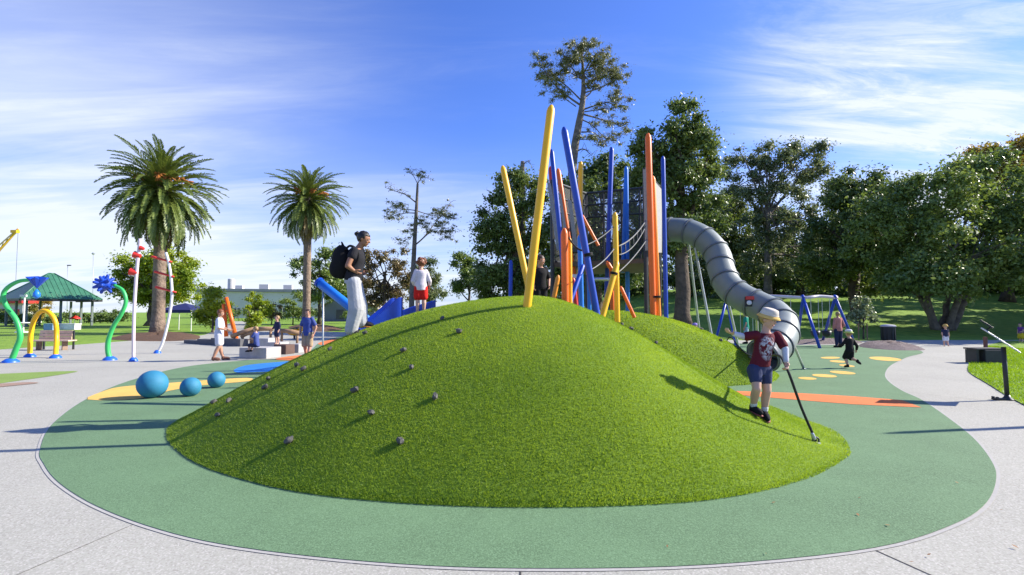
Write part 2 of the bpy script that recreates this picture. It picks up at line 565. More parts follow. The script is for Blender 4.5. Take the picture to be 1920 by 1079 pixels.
# saw-cut joints
JOINT = mat('joint_dark', (0.05, 0.045, 0.04), 0.9)
def joint(a, b, w=0.011):
    a, b = G(*a), G(*b)
    t = (b-a).normalized(); n = Vector((t.y, -t.x, 0))*w*0.5
    meshobj('joint', [(p.x, p.y, 0.0065) for p in (a-n, a+n, b+n, b-n)], [(0, 1, 2, 3)], JOINT, plaza)
joint((1640, 1033), (1800, 1105)); joint((976, 1073), (970, 1300)); joint((250, 985), (-60, 1120), 0.005)
joint((1690, 735), (1990, 768), 0.006); joint((60, 690), (360, 688), 0.01)

sheet('rubber_patch_orange', [(1380,735),(1500,739),(1600,745),(1690,752),(1728,766),(1600,760),(1500,752),(1393,743)], RORANGE, 0.016, 0, label='orange rubber band across the green surface right of the mound')
sheet('rubber_patch_yellow', [(164,751),(192,736),(226,727),(300,721),(380,715),(462,710),(468,716),(380,724),(315,735),(258,750)], RYELLOW, 0.016, 3, label='yellow rubber patch beside the largest blue ball')
sheet('rubber_patch_blue', [(440,694),(470,685),(550,678),(640,672),(640,690),(480,699),(446,700)], RBLUE, 0.016, 4, label='bright blue rubber patch behind the blue balls')
sheet('rubber_patch_orange', [(515,675),(555,668),(640,664),(640,674),(560,677)], RORANGE, 0.020, 4, label='orange rubber patch at the feet of the man in blue')
sheet('rubber_patch_orange', [(596,645),(620,638),(660,632),(700,632),(680,640),(620,648)], RORANGE, 0.016, 4, label='orange rubber patch left of the far mound slope')
sheet('painted_patch_olive', [(-60,704),(0,702),(90,698),(146,697),(110,704),(40,714),(-60,726)], ROLIVE, 0.010, 3, label='olive green patch set in the concrete at the left edge')
sheet('painted_patch_brown', [(-60,726),(0,721),(50,718),(72,719),(50,722),(-60,732)], RBROWN, 0.014, 3, label='thin brown patch set in the concrete at the left edge')
for k, (px, py, w, h, sk) in enumerate(((1557,672,42,5,0),(1571,679,36,5,2),(1588,687,34,5,3),(1580,700,56,7,4),(1546,706,54,7,3),(1514,711,40,6,2),(1660,674,70,9,4))):
    pts = []
    for q in range(14):
        a = 2*math.pi*q/14
        pts.append((px + w*0.44*math.cos(a), py + h*0.40*math.sin(a) + sk*math.cos(a)*0.5))
    sheet('rubber_patch_yellow', pts, RYELLOW, 0.016, 0, label='yellow rubber stepping mark on the right, %s' % ('farthest and leftmost of the back three', 'second of the back three', 'nearest of the back three, under the running child', 'right one of the front three', 'middle one of the front three', 'left one of the front three', 'largest, by the concrete path edge')[k])

def heap(name, px, m, h, label, seed=1):
    """low irregular heap over an outline"""
    pts = crom([G(*p) for p in px], 5, True)
    c = sum(pts, Vector()) / len(pts)
    rs = random.Random(seed)
    v, f = [], []
    n = len(pts); K = 6
    for k in range(K):
        s = 1 - k/(K-0.4)
        for p in pts:
            q = c.lerp(p, s)
            v.append((q.x, q.y, 0.006 + h*(1-s**2)**0.7*(0.8+0.4*rs.random())))
    for k in range(K-1):
        for i in range(n):
            f.append((k*n+i, k*n+(i+1) % n, (k+1)*n+(i+1) % n, (k+1)*n+i))
    f.append(tuple((K-1)*n+i for i in range(n)))
    return tag(meshobj(name, v, f, m, smooth=True), label, kind='structure')
heap('mulch_bed', [(205,636),(240,628),(300,624),(365,628),(372,636),(330,640),(260,640)], MULCH, 0.25, 'brown bark mulch around the foot of the big palm')
heap('mulch_bed', [(1610,650),(1625,643),(1680,643),(1722,652),(1733,657),(1690,658),(1640,655)], MULCHG, 0.22, 'grey brown bark mulch in front of the bin', 2)
heap('mulch_bed', [(540,614),(575,609),(625,613),(640,619),(590,622)], MULCH, 0.25, 'brown bark mulch around the foot of the small palm', 3)
heap('mulch_bed', [(1484,641),(1540,637),(1600,638),(1615,644),(1560,646),(1490,646)], MULCHG, 0.15, 'long grey mulch edge behind the swings', 5)

ISL = [(1815,690),(1819,701),(1850,720),(1882,740),(1920,761),(2000,800),(2200,900),(2500,800),(2300,660),(1920,640),(1865,645),(1840,655),(1842,668),(1822,680)]
isl = sheet('lawn_island', ISL, LAWN, 0.02, 4, label='bright green lawn island beside the concrete path at right')

# ---------------------------------------------------------------- artificial turf mounds
TURFB = two_noise('turf_base', ((0.14, 0.23, 0.014), (0.10, 0.18, 0.012), (0.17, 0.26, 0.02)), 1.2, 40, bump=0.8, bscale=120, bdist=0.01)
def mound_mesh(k, label):
    foot, pk = (M1, M2)[k][:2]
    NT, NR_ = 160, 60
    a = np.linspace(-np.pi, np.pi, NT, endpoint=False)
    Rr = np.interp(a, *_P[k])
    v = [(pk[0], pk[1], float(dome(k, pk[0], pk[1])))]
    ts = np.linspace(0, 1, NR_+1)[1:]
    for t in ts:
        x = pk[0]+np.cos(a)*Rr*t; y = pk[1]+np.sin(a)*Rr*t
        z = dome(k, x, y) if t < 1 else np.zeros(NT)-0.02
        v += list(zip(x, y, z + (0.016 if t < 1 else 0)))
    f = [(0, 1+i, 1+(i+1) % NT) for i in range(NT)]
    for r in range(NR_-1):
        for i in range(NT):
            p, q = 1+r*NT+i, 1+r*NT+(i+1) % NT
            f.append((p, p+NT, q+NT, q))
    return tag(meshobj('grass_mound', v, f, TURFB, smooth=True), label, kind='structure')
mound_front = mound_mesh(0, 'large rounded artificial turf mound in the foreground with dark climbing holds')
mound_back = mound_mesh(1, 'lower turf mound behind on the right, below the tube slide')

TURF = mat('turf_blades', (0.38, 0.51, 0.065), 0.45, col2=(0.125, 0.24, 0.024), scale=0.9, island=0.6, trans=0.5, spec=0.4)
def blades(name, pts, nrm, length, width, m, label, seed, lean=0.5, pref=(0, 0, 0), flat=None):
    g = np.random.default_rng(seed)
    n = len(pts)
    dirn = nrm*(0.75+0.2*g.random((n, 1))) + g.normal(size=(n, 3))*lean + np.array(pref)
    dirn /= np.linalg.norm(dirn, axis=1)[:, None]
    side = np.cross(dirn, g.normal(size=(n, 3))); side /= np.linalg.norm(side, axis=1)[:, None]
    L_ = length*(0.6+0.7*g.random((n, 1)))*(flat if flat is not None else 1.0); W_ = width*(0.7+0.6*g.random((n, 1)))
    v = np.empty((n, 3, 3))
    v[:, 0] = pts - side*W_*0.5; v[:, 1] = pts + side*W_*0.5; v[:, 2] = pts + dirn*L_
    o = meshobj(name, v.reshape(-1, 3), np.arange(n*3).reshape(-1, 3), m)
    return tag(o, label, 'grass', kind='stuff')

def sample_mound(k, n, seed, ymax):
    g = np.random.default_rng(seed)
    foot, pk = (M1, M2)[k][:2]
    x = g.uniform(-5.2 if k == 0 else -2.6, 4.6 if k == 0 else 6.9, n*3); y = g.uniform(4.1 if k == 0 else 10.3, ymax, n*3)
    th = np.arctan2(y-pk[1], x-pk[0]); d = np.hypot(y-pk[1], x-pk[0])
    h0 = dome(k, x, y); h1 = dome(1-k, x, y)
    near = 5.0 if k == 0 else 11.5
    dist = np.hypot(np.hypot(x, y), 0.8)
    keep = (d < np.interp(th, *_P[k])*0.997) & (h0 > h1-0.02) & (g.random(n*3) < np.clip((near/dist)**1.6, 0.12, 1))
    x, y = x[keep][:n], y[keep][:n]
    e = 0.02
    z = dome(k, x, y)
    dx = (dome(k, x+e, y)-dome(k, x-e, y))/(2*e); dy = (dome(k, x, y+e)-dome(k, x, y-e))/(2*e)
    nr = np.stack([-dx, -dy, np.ones_like(dx)], 1); nr /= np.linalg.norm(nr, axis=1)[:, None]
    return np.stack([x, y, z+0.012], 1), nr
p_, n_ = sample_mound(0, 560000, 3, 9.6)
# seams between the turf rolls and tracks worn by feet: the pile lies flat there
th_ = np.arctan2(p_[:, 1]-M1[1][1], p_[:, 0]-M1[1][0]); rd_ = np.hypot(p_[:, 1]-M1[1][1], p_[:, 0]-M1[1][0])
fl_ = np.ones(len(p_))
for a_, wob, wid in ((-0.10, 0.05, 0.028), (-0.32, 0.07, 0.022), (-0.58, 0.05, 0.03), (-2.25, 0.05, 0.012), (-2.85, 0.06, 0.02)):
    dd = np.abs((th_ - a_ - wob*np.sin(rd_*1.7+a_*9))*rd_)
    fl_ = np.minimum(fl_, np.where(rd_ > 0.7, np.clip(0.30+0.7*(dd/wid/1.6), 0.30, 1), 1))
blades('turf_grass', p_, n_, 0.024, 0.0046, TURF, 'dense green artificial turf pile on the large front mound', 4, pref=(0.08, -0.04, 0), flat=fl_[:, None])
p_, n_ = sample_mound(1, 130000, 5, 14.6)
blades('turf_grass', p_, n_, 0.034, 0.011, TURF, 'dense green artificial turf pile on the lower back mound', 6)
# long lawn blades on the island
g_ = np.random.default_rng(8)
poly = np.array([(p.x, p.y) for p in crom([G(*p) for p in ISL], 4, True)])
def inside(poly, x, y):
    c = np.zeros(len(x), bool)
    j = len(poly)-1
    for i in range(len(poly)):
        xi, yi = poly[i]; xj, yj = poly[j]
        c ^= ((yi > y) != (yj > y)) & (x < (xj-xi)*(y-yi)/(yj-yi+1e-12)+xi)
        j = i
    return c
x = g_.uniform(7.5, 22, 260000); y = g_.uniform(6.5, 29, 260000)
k_ = inside(poly, x, y) & (x < y*1.12+0.5)
x, y = x[k_][:90000], y[k_][:90000]
LAWNB = mat('lawn_blades', (0.34, 0.50, 0.04), 0.55, col2=(0.13, 0.26, 0.02), scale=1.0, island=0.7, trans=0.35, spec=0.3)
blades('lawn_grass', np.stack([x, y, np.full(len(x), 0.02)], 1), np.tile([0., 0., 1.], (len(x), 1)), 0.06, 0.016, LAWNB, 'bright green mown lawn at the right edge', 9, lean=0.6)

# climbing holds bolted to the turf
HOLD = mat('hold_grey', (0.10, 0.098, 0.085), 0.7, vary=0.5, scale=18, bump=0.5, bscale=40)
def hold_mesh(seed):
    rs = random.Random(seed)
    mb = MB().ell((0, 0, 0.01), (0.043, 0.03, 0.026), nu=10, nv=7)
    for i, p in enumerate(mb.v):
        k = 1+rs.uniform(-0.22, 0.22)
        mb.v[i] = Vector((p.x*k+0.15*p.z, p.y*k, p.z*k))
    return mb
_hm = [hold_mesh(s) for s in range(4)]
_hd = []
for q, mb in enumerate(_hm):
    me = bpy.data.meshes.new('climbing_hold'); me.from_pydata([tuple(a) for a in mb.v], [], mb.f); me.materials.append(HOLD)
    me.polygons.foreach_set('use_smooth', np.ones(len(me.polygons), dtype=bool)); me.set_sharp_from_angle(angle=R(40)); _hd.append(me)
def holds(lst, parent, s):
    for i, (px, py) in enumerate(lst):
        p = RM(px, py)
        o = bpy.data.objects.new('climbing_hold', _hd[i % 4])
        C.objects.link(o)
        e = 0.05
        nrm = Vector((-(H(p.x+e, p.y)-H(p.x-e, p.y))/(2*e), -(H(p.x, p.y+e)-H(p.x, p.y-e))/(2*e), 1)).normalized()
        o.location = Vector((p.x, p.y, H(p.x, p.y))) + nrm*0.03
        o.rotation_euler = (Matrix.Rotation(i*1.3, 3, nrm) @ nrm.to_track_quat('Z', 'X').to_matrix()).to_euler()
        k = s*(0.85+0.3*((i*37) % 10)/10)
        o.scale = (k, k, k)
        place(o, parent)
holds([(830,602),(862,627),(758,662),(773,694),(667,737),(817,750),(698,780),(546,832),(752,833),(686,629),(621,659),(559,689),(572,696),(506,714),(500,731),(432,756),(411,783),(404,758)], mound_front, 1.0)
holds([(1166,611),(1183,619),(1229,645),(1314,620),(1350,641),(1381,654)], mound_back, 1.2)

# ================================================================== PLAY EQUIPMENT
def pole_pts(base, top, Yb, Yt=None, down=0.25):
    b = D(*base, Yb); t = D(*top, Yt if Yt is not None else Yb)
    return b - (t-b).normalized()*down, t

def pole(name, base, top, Yb, r, m, label, Yt=None, down=0.25, group='coloured climbing poles on the mounds', parent=None, cap=True):
    b, t = pole_pts(base, top, Yb, Yt, down)
    ax = (t-b).normalized(); L = (t-b).length
    mb = MB().tube([b, b+ax*L*0.5, t-ax*r*1.7, t-ax*r*0.9, t-ax*0.1*r, t], [r, r, r, r*0.82, r*0.38, r*0.12], 20)
    o = mb.build(name, m, parent, smooth=True, origin=b if parent is None else None, auto=35)
    if parent is None: tag(o, label, 'pole', group)
    return o

pA = RM(988, 577)
pole('yellow_pole', (988, 577), (1034, 197), pA.y, 0.058, YEL, 'tallest thick yellow pole, leaning right at the very top of the front mound', Yt=pA.y+0.15)
pole('yellow_pole', (998, 574), (942, 311), 8.3, 0.050, YEL, 'yellow pole leaning left, crossing behind the tallest yellow pole', Yt=8.6)
pC = RM(1110, 586)
pole('blue_pole', (1117, 578), (1057, 238), 8.5, 0.058, BLU, 'thick blue pole leaning left, tallest blue one before the net tower', Yt=8.3)
pole('orange_pole', (1060, 568), (1058, 428), 8.6, 0.062, ORG, 'short thick upright orange pole on the mound crest')
pole('yellow_pole', (1069, 568), (1068, 446), 8.75, 0.040, YEL, 'thin yellow pole standing close behind the short orange pole')
pole('yellow_pole', (1157, 582), (1153, 398), 10.8, 0.058, YEL, 'upright yellow pole that the slanting yellow pole leans against')
pole('yellow_pole', (1131, 588), (1158, 490), 10.4, 0.062, YEL, 'slanting yellow pole leaning right onto an upright yellow pole', Yt=10.7)
pole('orange_pole', (1225, 598), (1215, 250), 12.4, 0.075, ORG, 'tallest orange pole, beside the mouth of the tube slide')
pole('orange_pole', (1235, 598), (1224, 330), 12.55, 0.062, paint('paint_amber', (0.85, 0.30, 0.02)), 'amber pole tied to the right side of the tallest orange pole')
pole('blue_pole', (1249, 600), (1243, 293), 13.2, 0.055, BLU, 'upright blue pole just right of the twin orange poles')
pole('blue_pole', (957, 562), (958, 488), 14.5, 0.055, BLU, 'short upright blue pole left of the yellow poles', down=1.4)
pole('yellow_pole', (1037, 566), (1047, 516), 11.0, 0.05, paint('paint_amber', (0.85, 0.30, 0.02)), 'short amber pole leaning right behind the mound crest', down=0.5)
pole('blue_pole', (1067, 572), (1094, 496), 9.4, 0.045, BLU, 'short blue pole slanting up right beside the short orange pole', Yt=9.8, down=0.4)
pole('blue_pole', (1090, 572), (1087, 440), 9.9, 0.05, BLU2, 'upright mid-blue pole behind the leaning tall blue pole', down=0.4)
pole('orange_pole', (1186, 588), (1163, 537), 11.2, 0.04, ORG, 'thin orange log slanting down right behind the upright yellow pole', down=0.1)
pole('orange_pole', (1122, 461), (1090, 402), 11.5, 0.035, ORG, 'thin orange log hanging at a slant below the net tower', down=0.0)
pole('orange_pole', (1150, 511), (1137, 490), 10.9, 0.045, ORG, 'stubby orange log tied beside the crossing yellow poles', down=0.0)
pole('orange_pole', (1080, 572), (1074, 520), 10.2, 0.045, RED, 'short red-orange post half hidden behind the slanting blue pole', down=0.3)

# lashings where poles cross
def lashing(c, ax, r, label):
    mb = MB()
    ax = Vector(ax).normalized()
    for k in range(3):
        mb.lathe(Vector(c)+ax*(k-1)*0.018, [(r, -0.008), (r+0.012, 0), (r, 0.008)], 18, ax)
    return tag(mb.build('rope_lashing', ROPEB, None, True), label, 'rope', 'rope lashings on the poles')
lashing(D(1151, 513, 10.62), (0.2, 0, 1), 0.072, 'black rope lashing where the two yellow poles cross')
lashing(D(1229, 557, 12.45), (-0.03, 0, 1), 0.15, 'black rope lashing around the twin orange poles')
lashing(D(1103, 478, 8.4), (-0.2, 0, 1), 0.068, 'black rope band round the leaning tall blue pole')

# ---- net tower
TW = empty('net_tower', (2.9, 16, 0), 'tall dark net-clad climbing tower with coloured corner posts', 'tower')
def net_material():
    m = bpy.data.materials.new('dark_net'); m.use_nodes = True
    N, L = m.node_tree.nodes, m.node_tree.links
    p = N['Principled BSDF']; p.inputs['Base Color'].default_value = (0.085, 0.085, 0.08, 1); p.inputs['Roughness'].default_value = 0.7
    t = N.new('ShaderNodeBsdfTransparent'); tcn = N.new('ShaderNodeTexCoord')
    ms = N.new('ShaderNodeMixShader')
    w = []
    for ax in ('X', 'Z', 'Y'):
        wv = N.new('ShaderNodeTexWave'); wv.wave_type = 'BANDS'; wv.bands_direction = ax; wv.inputs['Scale'].default_value = 7.0
        L.new(tcn.outputs['Object'], wv.inputs['Vector'])
        mr = N.new('ShaderNodeMath'); mr.operation = 'GREATER_THAN'; mr.inputs[1].default_value = 0.80
        L.new(wv.outputs['Fac'], mr.inputs[0]); w.append(mr.outputs[0])
    a = N.new('ShaderNodeMath'); a.operation = 'MAXIMUM'; L.new(w[0], a.inputs[0]); L.new(w[1], a.inputs[1])
    L.new(a.outputs[0], ms.inputs[0]); L.new(t.outputs[0], ms.inputs[1]); L.new(p.outputs[0], ms.inputs[2])
    L.new(ms.outputs[0], N['Material Output'].inputs['Surface'])
    return m
NET = net_material()
NETG = mat('pale_mesh_panel', (0.36, 0.35, 0.33), 0.7, vary=0.4, scale=30)
A = {'fl': (1036, 14.6), 'fr': (1212, 13.4), 'bl': (1100, 17.6), 'br': (1238, 16.6)}
def tpt(k, z):
    px, Y = A[k]
    return Vector(((px-960)/960*Y*1.0, Y, z))
ZT = 5.35
def ztop(k): return ZT if k[0] == 'f' else ZT+0.35
def bar(name, a, b, r, m, n=8):
    return MB().tube([a, b], r, n).build(name, m, TW, True, auto=40)
# frame rails at the top of the cage, floor and mid rails
edges = (('fl', 'bl'), ('bl', 'br'), ('br', 'fr'))
for a, b in edges:
    for k, z in enumerate((0.0, -0.42, -0.85)):
        bar('rail', tpt(a, ztop(a)+z), tpt(b, ztop(b)+z), 0.045 if k == 0 else 0.03, DARK)
    bar('rail', tpt(a, 3.05), tpt(b, 3.05), 0.05, DARK)
    n = 4
    for k in range(1, n):
        p0 = tpt(a, 0).lerp(tpt(b, 0), k/n)
        zt = ztop(a)+(ztop(b)-ztop(a))*k/n
        bar('mullion', p0+Vector((0, 0, 3.05)), p0+Vector((0, 0, zt)), 0.035, DARK)
for k in A:
    bar('corner_post', tpt(k, 0), tpt(k, ztop(k)+0.05), 0.06, DARK)
for a, b in edges:
    p, q = tpt(a, 0), tpt(b, 0)
    u = Vector((0, 0, 0))
    v = [p+Vector((0, 0, 3.08)), q+Vector((0, 0, 3.08)), q+Vector((0, 0, ztop(b)-0.03)), p+Vector((0, 0, ztop(a)-0.03))]
    meshobj('net_panel', v, [(0, 1, 2, 3)], NET, TW)
dk = [tpt(k, 3.0) for k in ('fl', 'fr', 'br', 'bl')]
dmb = MB().add([p for p in dk]+[p-Vector((0, 0, 0.12)) for p in dk], [(0, 1, 2, 3), (7, 6, 5, 4), (0, 4, 5, 1), (1, 5, 6, 2), (2, 6, 7, 3), (3, 7, 4, 0)])
dmb.build('deck', mat('deck_timber', (0.16, 0.10, 0.06), 0.8, vary=0.4, scale=6), TW)
# pale mesh cladding at the two visible sides
def clad(pts, name='mesh_panel'):
    v = [D(*p) for p in pts]
    n = (v[1]-v[0]).cross(v[3]-v[0]).normalized()*0.02
    MB().add(v+[p+n for p in v], [(0, 1, 2, 3), (7, 6, 5, 4), (0, 4, 5, 1), (1, 5, 6, 2), (2, 6, 7, 3), (3, 7, 4, 0)]).build(name, NETG, TW)
clad([(1026, 342, 14.4), (1033, 345, 14.4), (1052, 470, 14.2), (1044, 470, 14.2)])
clad([(1047, 362, 14.2), (1052, 364, 14.2), (1066, 455, 14.2), (1061, 455, 14.2)])
clad([(1064, 372, 14.3), (1072, 378, 14.3), (1084, 468, 14.3), (1076, 468, 14.3)])
clad([(1226, 338, 13.3), (1241, 356, 15.0), (1241, 474, 15.0), (1226, 474, 13.3)])
clad([(1206, 318, 13.3), (1211, 318, 13.3), (1215, 470, 13.3), (1210, 470, 13.3)])
pole('post', (1137, 560), (1147, 276), 15.0, 0.07, BLU, None, down=1.5, parent=TW)
pole('post', (1177, 575), (1174, 312), 16.4, 0.07, BLU2, None, down=1.5, parent=TW)
pole('post', (1168, 500), (1174, 315), 16.4, 0.06, BLU2, None, down=0.2, parent=TW)
pole('post', (1062, 560), (1034, 280), 13.8, 0.065, BLU, None, down=1.5, parent=TW)
pole('post', (1086, 540), (1089, 303), 14.9, 0.075, YEL, None, down=2.0, parent=TW)
pole('post', (1082, 555), (1046, 316), 14.5, 0.07, ORG, None, down=1.6, parent=TW)
pole('post', (1040, 420), (1032, 312), 15.4, 0.07, RED, None, down=0.2, parent=TW)
pole('post', (1148, 575), (1146, 500), 14.2, 0.06, ORG, None, down=1.0, parent=TW)
pole('post', (1105, 570), (1102, 470), 14.0, 0.055, BLU2, None, down=1.0, parent=TW)
MB().box(D(1074, 470, 14.0), (0.45, 0.4, 0.12)).build('step_platform', DARK, TW)
MB().box(D(1074, 519, 13.8), (0.42, 0.35, 0.10)).build('step_platform', STEEL, TW)
MB().tube([D(1112, 524, 13.5), D(1146, 524, 13.5)], 0.05, 10).build('crossbar', STEEL, TW, True)

def rope(a, b, sag, r, label, m=ROPE, n=14, name='rope', cat='rope', group='pale ropes strung between the poles'):
    a, b = Vector(a), Vector(b)
    pts = [a.lerp(b, k/n) - Vector((0, 0, 4*sag*(k/n)*(1-k/n))) for k in range(n+1)]
    return tag(MB().tube(pts, r, 7).build(name, m, None, True), label, cat, group)
rope(D(1211, 414, 12.4), D(1159, 462, 10.85), 0.10, 0.015, 'upper pale rope from the tallest orange pole to the upright yellow pole')
rp2 = rope(D(1211, 424, 12.4), D(1160, 478, 10.85), 0.16, 0.012, 'second pale rope sagging below the upper rope by the tallest orange pole')
rope(D(1213, 449, 12.4), D(1158, 512, 10.8), 0.06, 0.013, 'lower pale rope running to the crossing of the yellow poles')
rope(D(1152, 424, 10.8), D(1092, 462, 9.9), 0.06, 0.010, 'pale rope from the upright yellow pole left to the blue poles, upper one')
rope(D(1152, 466, 10.8), D(1108, 506, 8.6), 0.05, 0.010, 'pale rope from the upright yellow pole left to the leaning blue pole, lower one')
rope(D(1066, 445, 8.6), D(1092, 470, 8.5), 0.05, 0.016, 'dark rope between the short orange pole and the leaning blue pole', ROPEB)
# knots along the double rope
for k in range(7):
    t = k/7+0.05
    p = D(1211, 414, 12.4).lerp(D(1159, 462, 10.85), t); q = D(1211, 424, 12.4).lerp(D(1160, 478, 10.85), t)
    p.z -= 0.4*t*(1-t); q.z -= 0.64*t*(1-t)
    MB().tube([p, q], 0.007, 6).build('net_strand', ROPE, rp2, True)

# ---- tube slide
TSP = [(1224,432,16.9),(1255,431,16.6),(1290,434,16.2),(1322,450,15.8),(1345,478,15.4),(1353,508,15.0),(1366,537,14.6),(1392,558,14.2),(1424,574,13.8),(1450,588,13.4),(1466,608,12.9),(1464,632,12.4),(1450,652,12.0),(1430,668,11.8)]
TS = empty('tube_slide', D(1345, 640, 15.0), 'grey enclosed tube slide curling down from the tower behind the boy', 'slide')
tpath = crom([D(*p) for p in TSP], 10)
PLASG = mat('slide_grey', (0.20, 0.235, 0.225), 0.5, vary=0.10, scale=3, bump=0.02)
RIB = mat('slide_flange', (0.14, 0.16, 0.18), 0.45, vary=0.15, scale=5)
RT = 0.38
NB = 13
cum = [0.0]
for i in range(1, len(tpath)): cum.append(cum[-1]+(tpath[i]-tpath[i-1]).length)
def at_len(s):
    for i in range(1, len(cum)):
        if cum[i] >= s:
            t = (s-cum[i-1])/max(1e-9, cum[i]-cum[i-1])
            return tpath[i-1].lerp(tpath[i], t), (tpath[i]-tpath[i-1]).normalized()
    return tpath[-1], (tpath[-1]-tpath[-2]).normalized()
for k in range(NB):
    s0, s1 = cum[-1]*k/NB, cum[-1]*(k+1)/NB
    pts = [at_len(s0+(s1-s0)*q/6)[0] for q in range(7)]
    o = MB().tube(pts, RT, 32, cap=False).build('tube_section', PLASG, TS, True)
    so = o.modifiers.new('thick', 'SOLIDIFY'); so.thickness = 0.02; so.offset = -1
    p, ax = at_len(s1 - (0.03 if k == NB-1 else 0))
    MB().lathe(p, [(RT-0.022, -0.022), (RT+0.028, -0.022), (RT+0.032, 0), (RT+0.028, 0.022), (RT-0.022, 0.022)], 32, ax).build('flange', RIB, TS, True, auto=30)
for f_ in [o for o in TS.children if o.name.startswith('flange')]:
    bm = bmesh.new(); bm.from_mesh(f_.data)
    big = [q for q in bm.faces if len(q.verts) > 4]
    bmesh.ops.delete(bm, geom=big, context='FACES'); bm.to_mesh(f_.data); bm.free()
def leg(a, b, r=0.038):
    MB().tube([a, b], r, 12).build('support_leg', STEEL, TS, True, auto=40)
    MB().lathe((b[0], b[1], b[2]), [(r*2.2, -0.02), (r*2.2, 0.015), (r, 0.02)], 14).build('foot_plate', STEEL, TS)
def gpt(px, Y):
    x = (px-960)/960*Y
    return Vector((x, Y, H(x, Y)))
leg(D(1300, 448, 15.9), gpt(1342, 15.9)); leg(D(1290, 448, 16.4), gpt(1316, 17.4)); leg(D(1358, 535, 14.9), gpt(1390, 15.4))
leg(D(1480, 628, 13.0), gpt(1504, 14.4), 0.034); leg(D(1418, 585, 13.9), gpt(1420, 14.8))
# warning label on the tube
pp = D(1407, 563, 14.02)
MB().box(D(1405, 566, 13.58), (0.24, 0.02, 0.26), 0).build('warning_label', mat('label_black', (0.015, 0.015, 0.015), 0.5), TS)
MB().box(D(1406, 559, 13.55), (0.22, 0.02, 0.09), 0).build('warning_stripe', RED, TS)
MB().ell(D(1405, 568, 13.56), (0.07, 0.012, 0.06)).build('warning_symbol', WHT, TS)

# ---- blue balls
BALL = mat('ball_blue', (0.025, 0.21, 0.36), 0.7, vary=0.18, scale=6, bump=0.15, bscale=60)
for (cx_, bot, d_px, lab) in ((285, 748, 50, 'largest of the three bright blue concrete balls, on the left'), (357, 745, 34.5, 'middle-sized bright blue ball between the two others'), (405.5, 729, 29.5, 'smallest bright blue ball, farthest right near the mound')):
    g0 = G(cx_, bot-1)
    r = d_px/2*g0.y/960*1.02
    mb = MB().ell((g0.x, g0.y, r+0.012-0.01), r, nu=40, nv=24)
    tag(mb.build('blue_ball', BALL, None, True, origin=(g0.x, g0.y, 0.012)), lab, 'ball', 'blue balls on the rubber surface')

# ---- blue slides on the back of the mound and the long blue tube
SLB = mat('slide_blue', (0.008, 0.05, 0.42), 0.35, vary=0.1, scale=3)
def slide_blue(pts, name, label):
    """half-pipe chute with high side walls; pts: (top-edge pixels, Y, wall height)"""
    P = crom([D(px, py, Y) for px, py, Y, h in pts], 5)
    hs = np.interp(np.linspace(0, len(pts)-1, len(P)), range(len(pts)), [q[3] for q in pts])
    root = empty(name, P[0]-Vector((0, 0, hs[0])), label, 'slide', 'blue slides on the mound')
    w = 0.5
    t = (P[-1]-P[0]); t.z = 0; t.normalize()
    sd = Vector((-t.y, t.x, 0))
    if sd.y < 0: sd = -sd
    rings = [[], [], []]
    def strip(off, nm, thick=0.03):
        v, f = [], []
        for p, h in zip(P, hs):
            a = p+sd*off
            v += [a, a-Vector((0, 0, h)), a-Vector((0, 0, h))+sd*thick, a+sd*thick]
        for i in range(len(P)-1):
            for k in range(4):
                f.append((4*i+k, 4*i+(k+1) % 4, 4*i+4+(k+1) % 4, 4*i+4+k))
        f += [(0, 1, 2, 3), tuple(4*(len(P)-1)+k for k in (3, 2, 1, 0))]
        MB().add(v, f).build(nm, SLB, root, bevel=0.01)
    strip(0, 'side_wall'); strip(w, 'side_wall')
    v, f = [], []
    for p, h in zip(P, hs):
        for off in (0.025, w+0.005):
            for dz in (0.03, -0.03):
                v.append(p+sd*off-Vector((0, 0, h-0.02))+Vector((0, 0, dz)))
    for i in range(len(P)-1):
        a = 4*i
        f += [(a, a+4, a+6, a+2), (a+1, a+3, a+7, a+5)]
    MB().add(v, f).build('chute_bed', SLB, root)
    return root
slide_blue([(755,558,8.6,0.42),(745,560,8.55,0.40),(725,578,8.5,0.28),(700,598,8.4,0.16),(676,615,8.3,0.08)], 'blue_slide', 'dark blue slide with high wing end beside the woman in grey trousers')
slide_blue([(817,563,8.9,0.30),(805,567,8.9,0.28),(780,574,8.85,0.24),(755,583,8.8,0.20),(735,592,8.7,0.12)], 'blue_slide', 'dark blue slide behind the child in red shorts')
tb = [D(597, 529, 9.6), D(690, 602, 9.2)]
ax = (tb[1]-tb[0]).normalized()
t_ = empty('talk_tube', G(606, 650), 'bright blue slanting tube behind the woman with backpack', 'tube')
o = MB().tube([tb[0], tb[0].lerp(tb[1], 0.5), tb[1]+ax*0.6], 0.085, 24, cap=False).build('pipe', BLU2, t_, True)
so = o.modifiers.new('thick', 'SOLIDIFY'); so.thickness = 0.012
MB().lathe(tb[0], [(0.086, 0), (0.098, 0.0), (0.098, 0.05), (0.086, 0.05)], 24, ax).build('collar', BLU, t_, True, auto=30)
pth = tb[0].lerp(tb[1], 0.1)
MB().tube([pth, (pth.x+0.03, pth.y, 0)], 0.016, 10).build('support_post', STEEL, t_, True)

# ---- boy's rope and anchor
anc = RM(1530, 832)

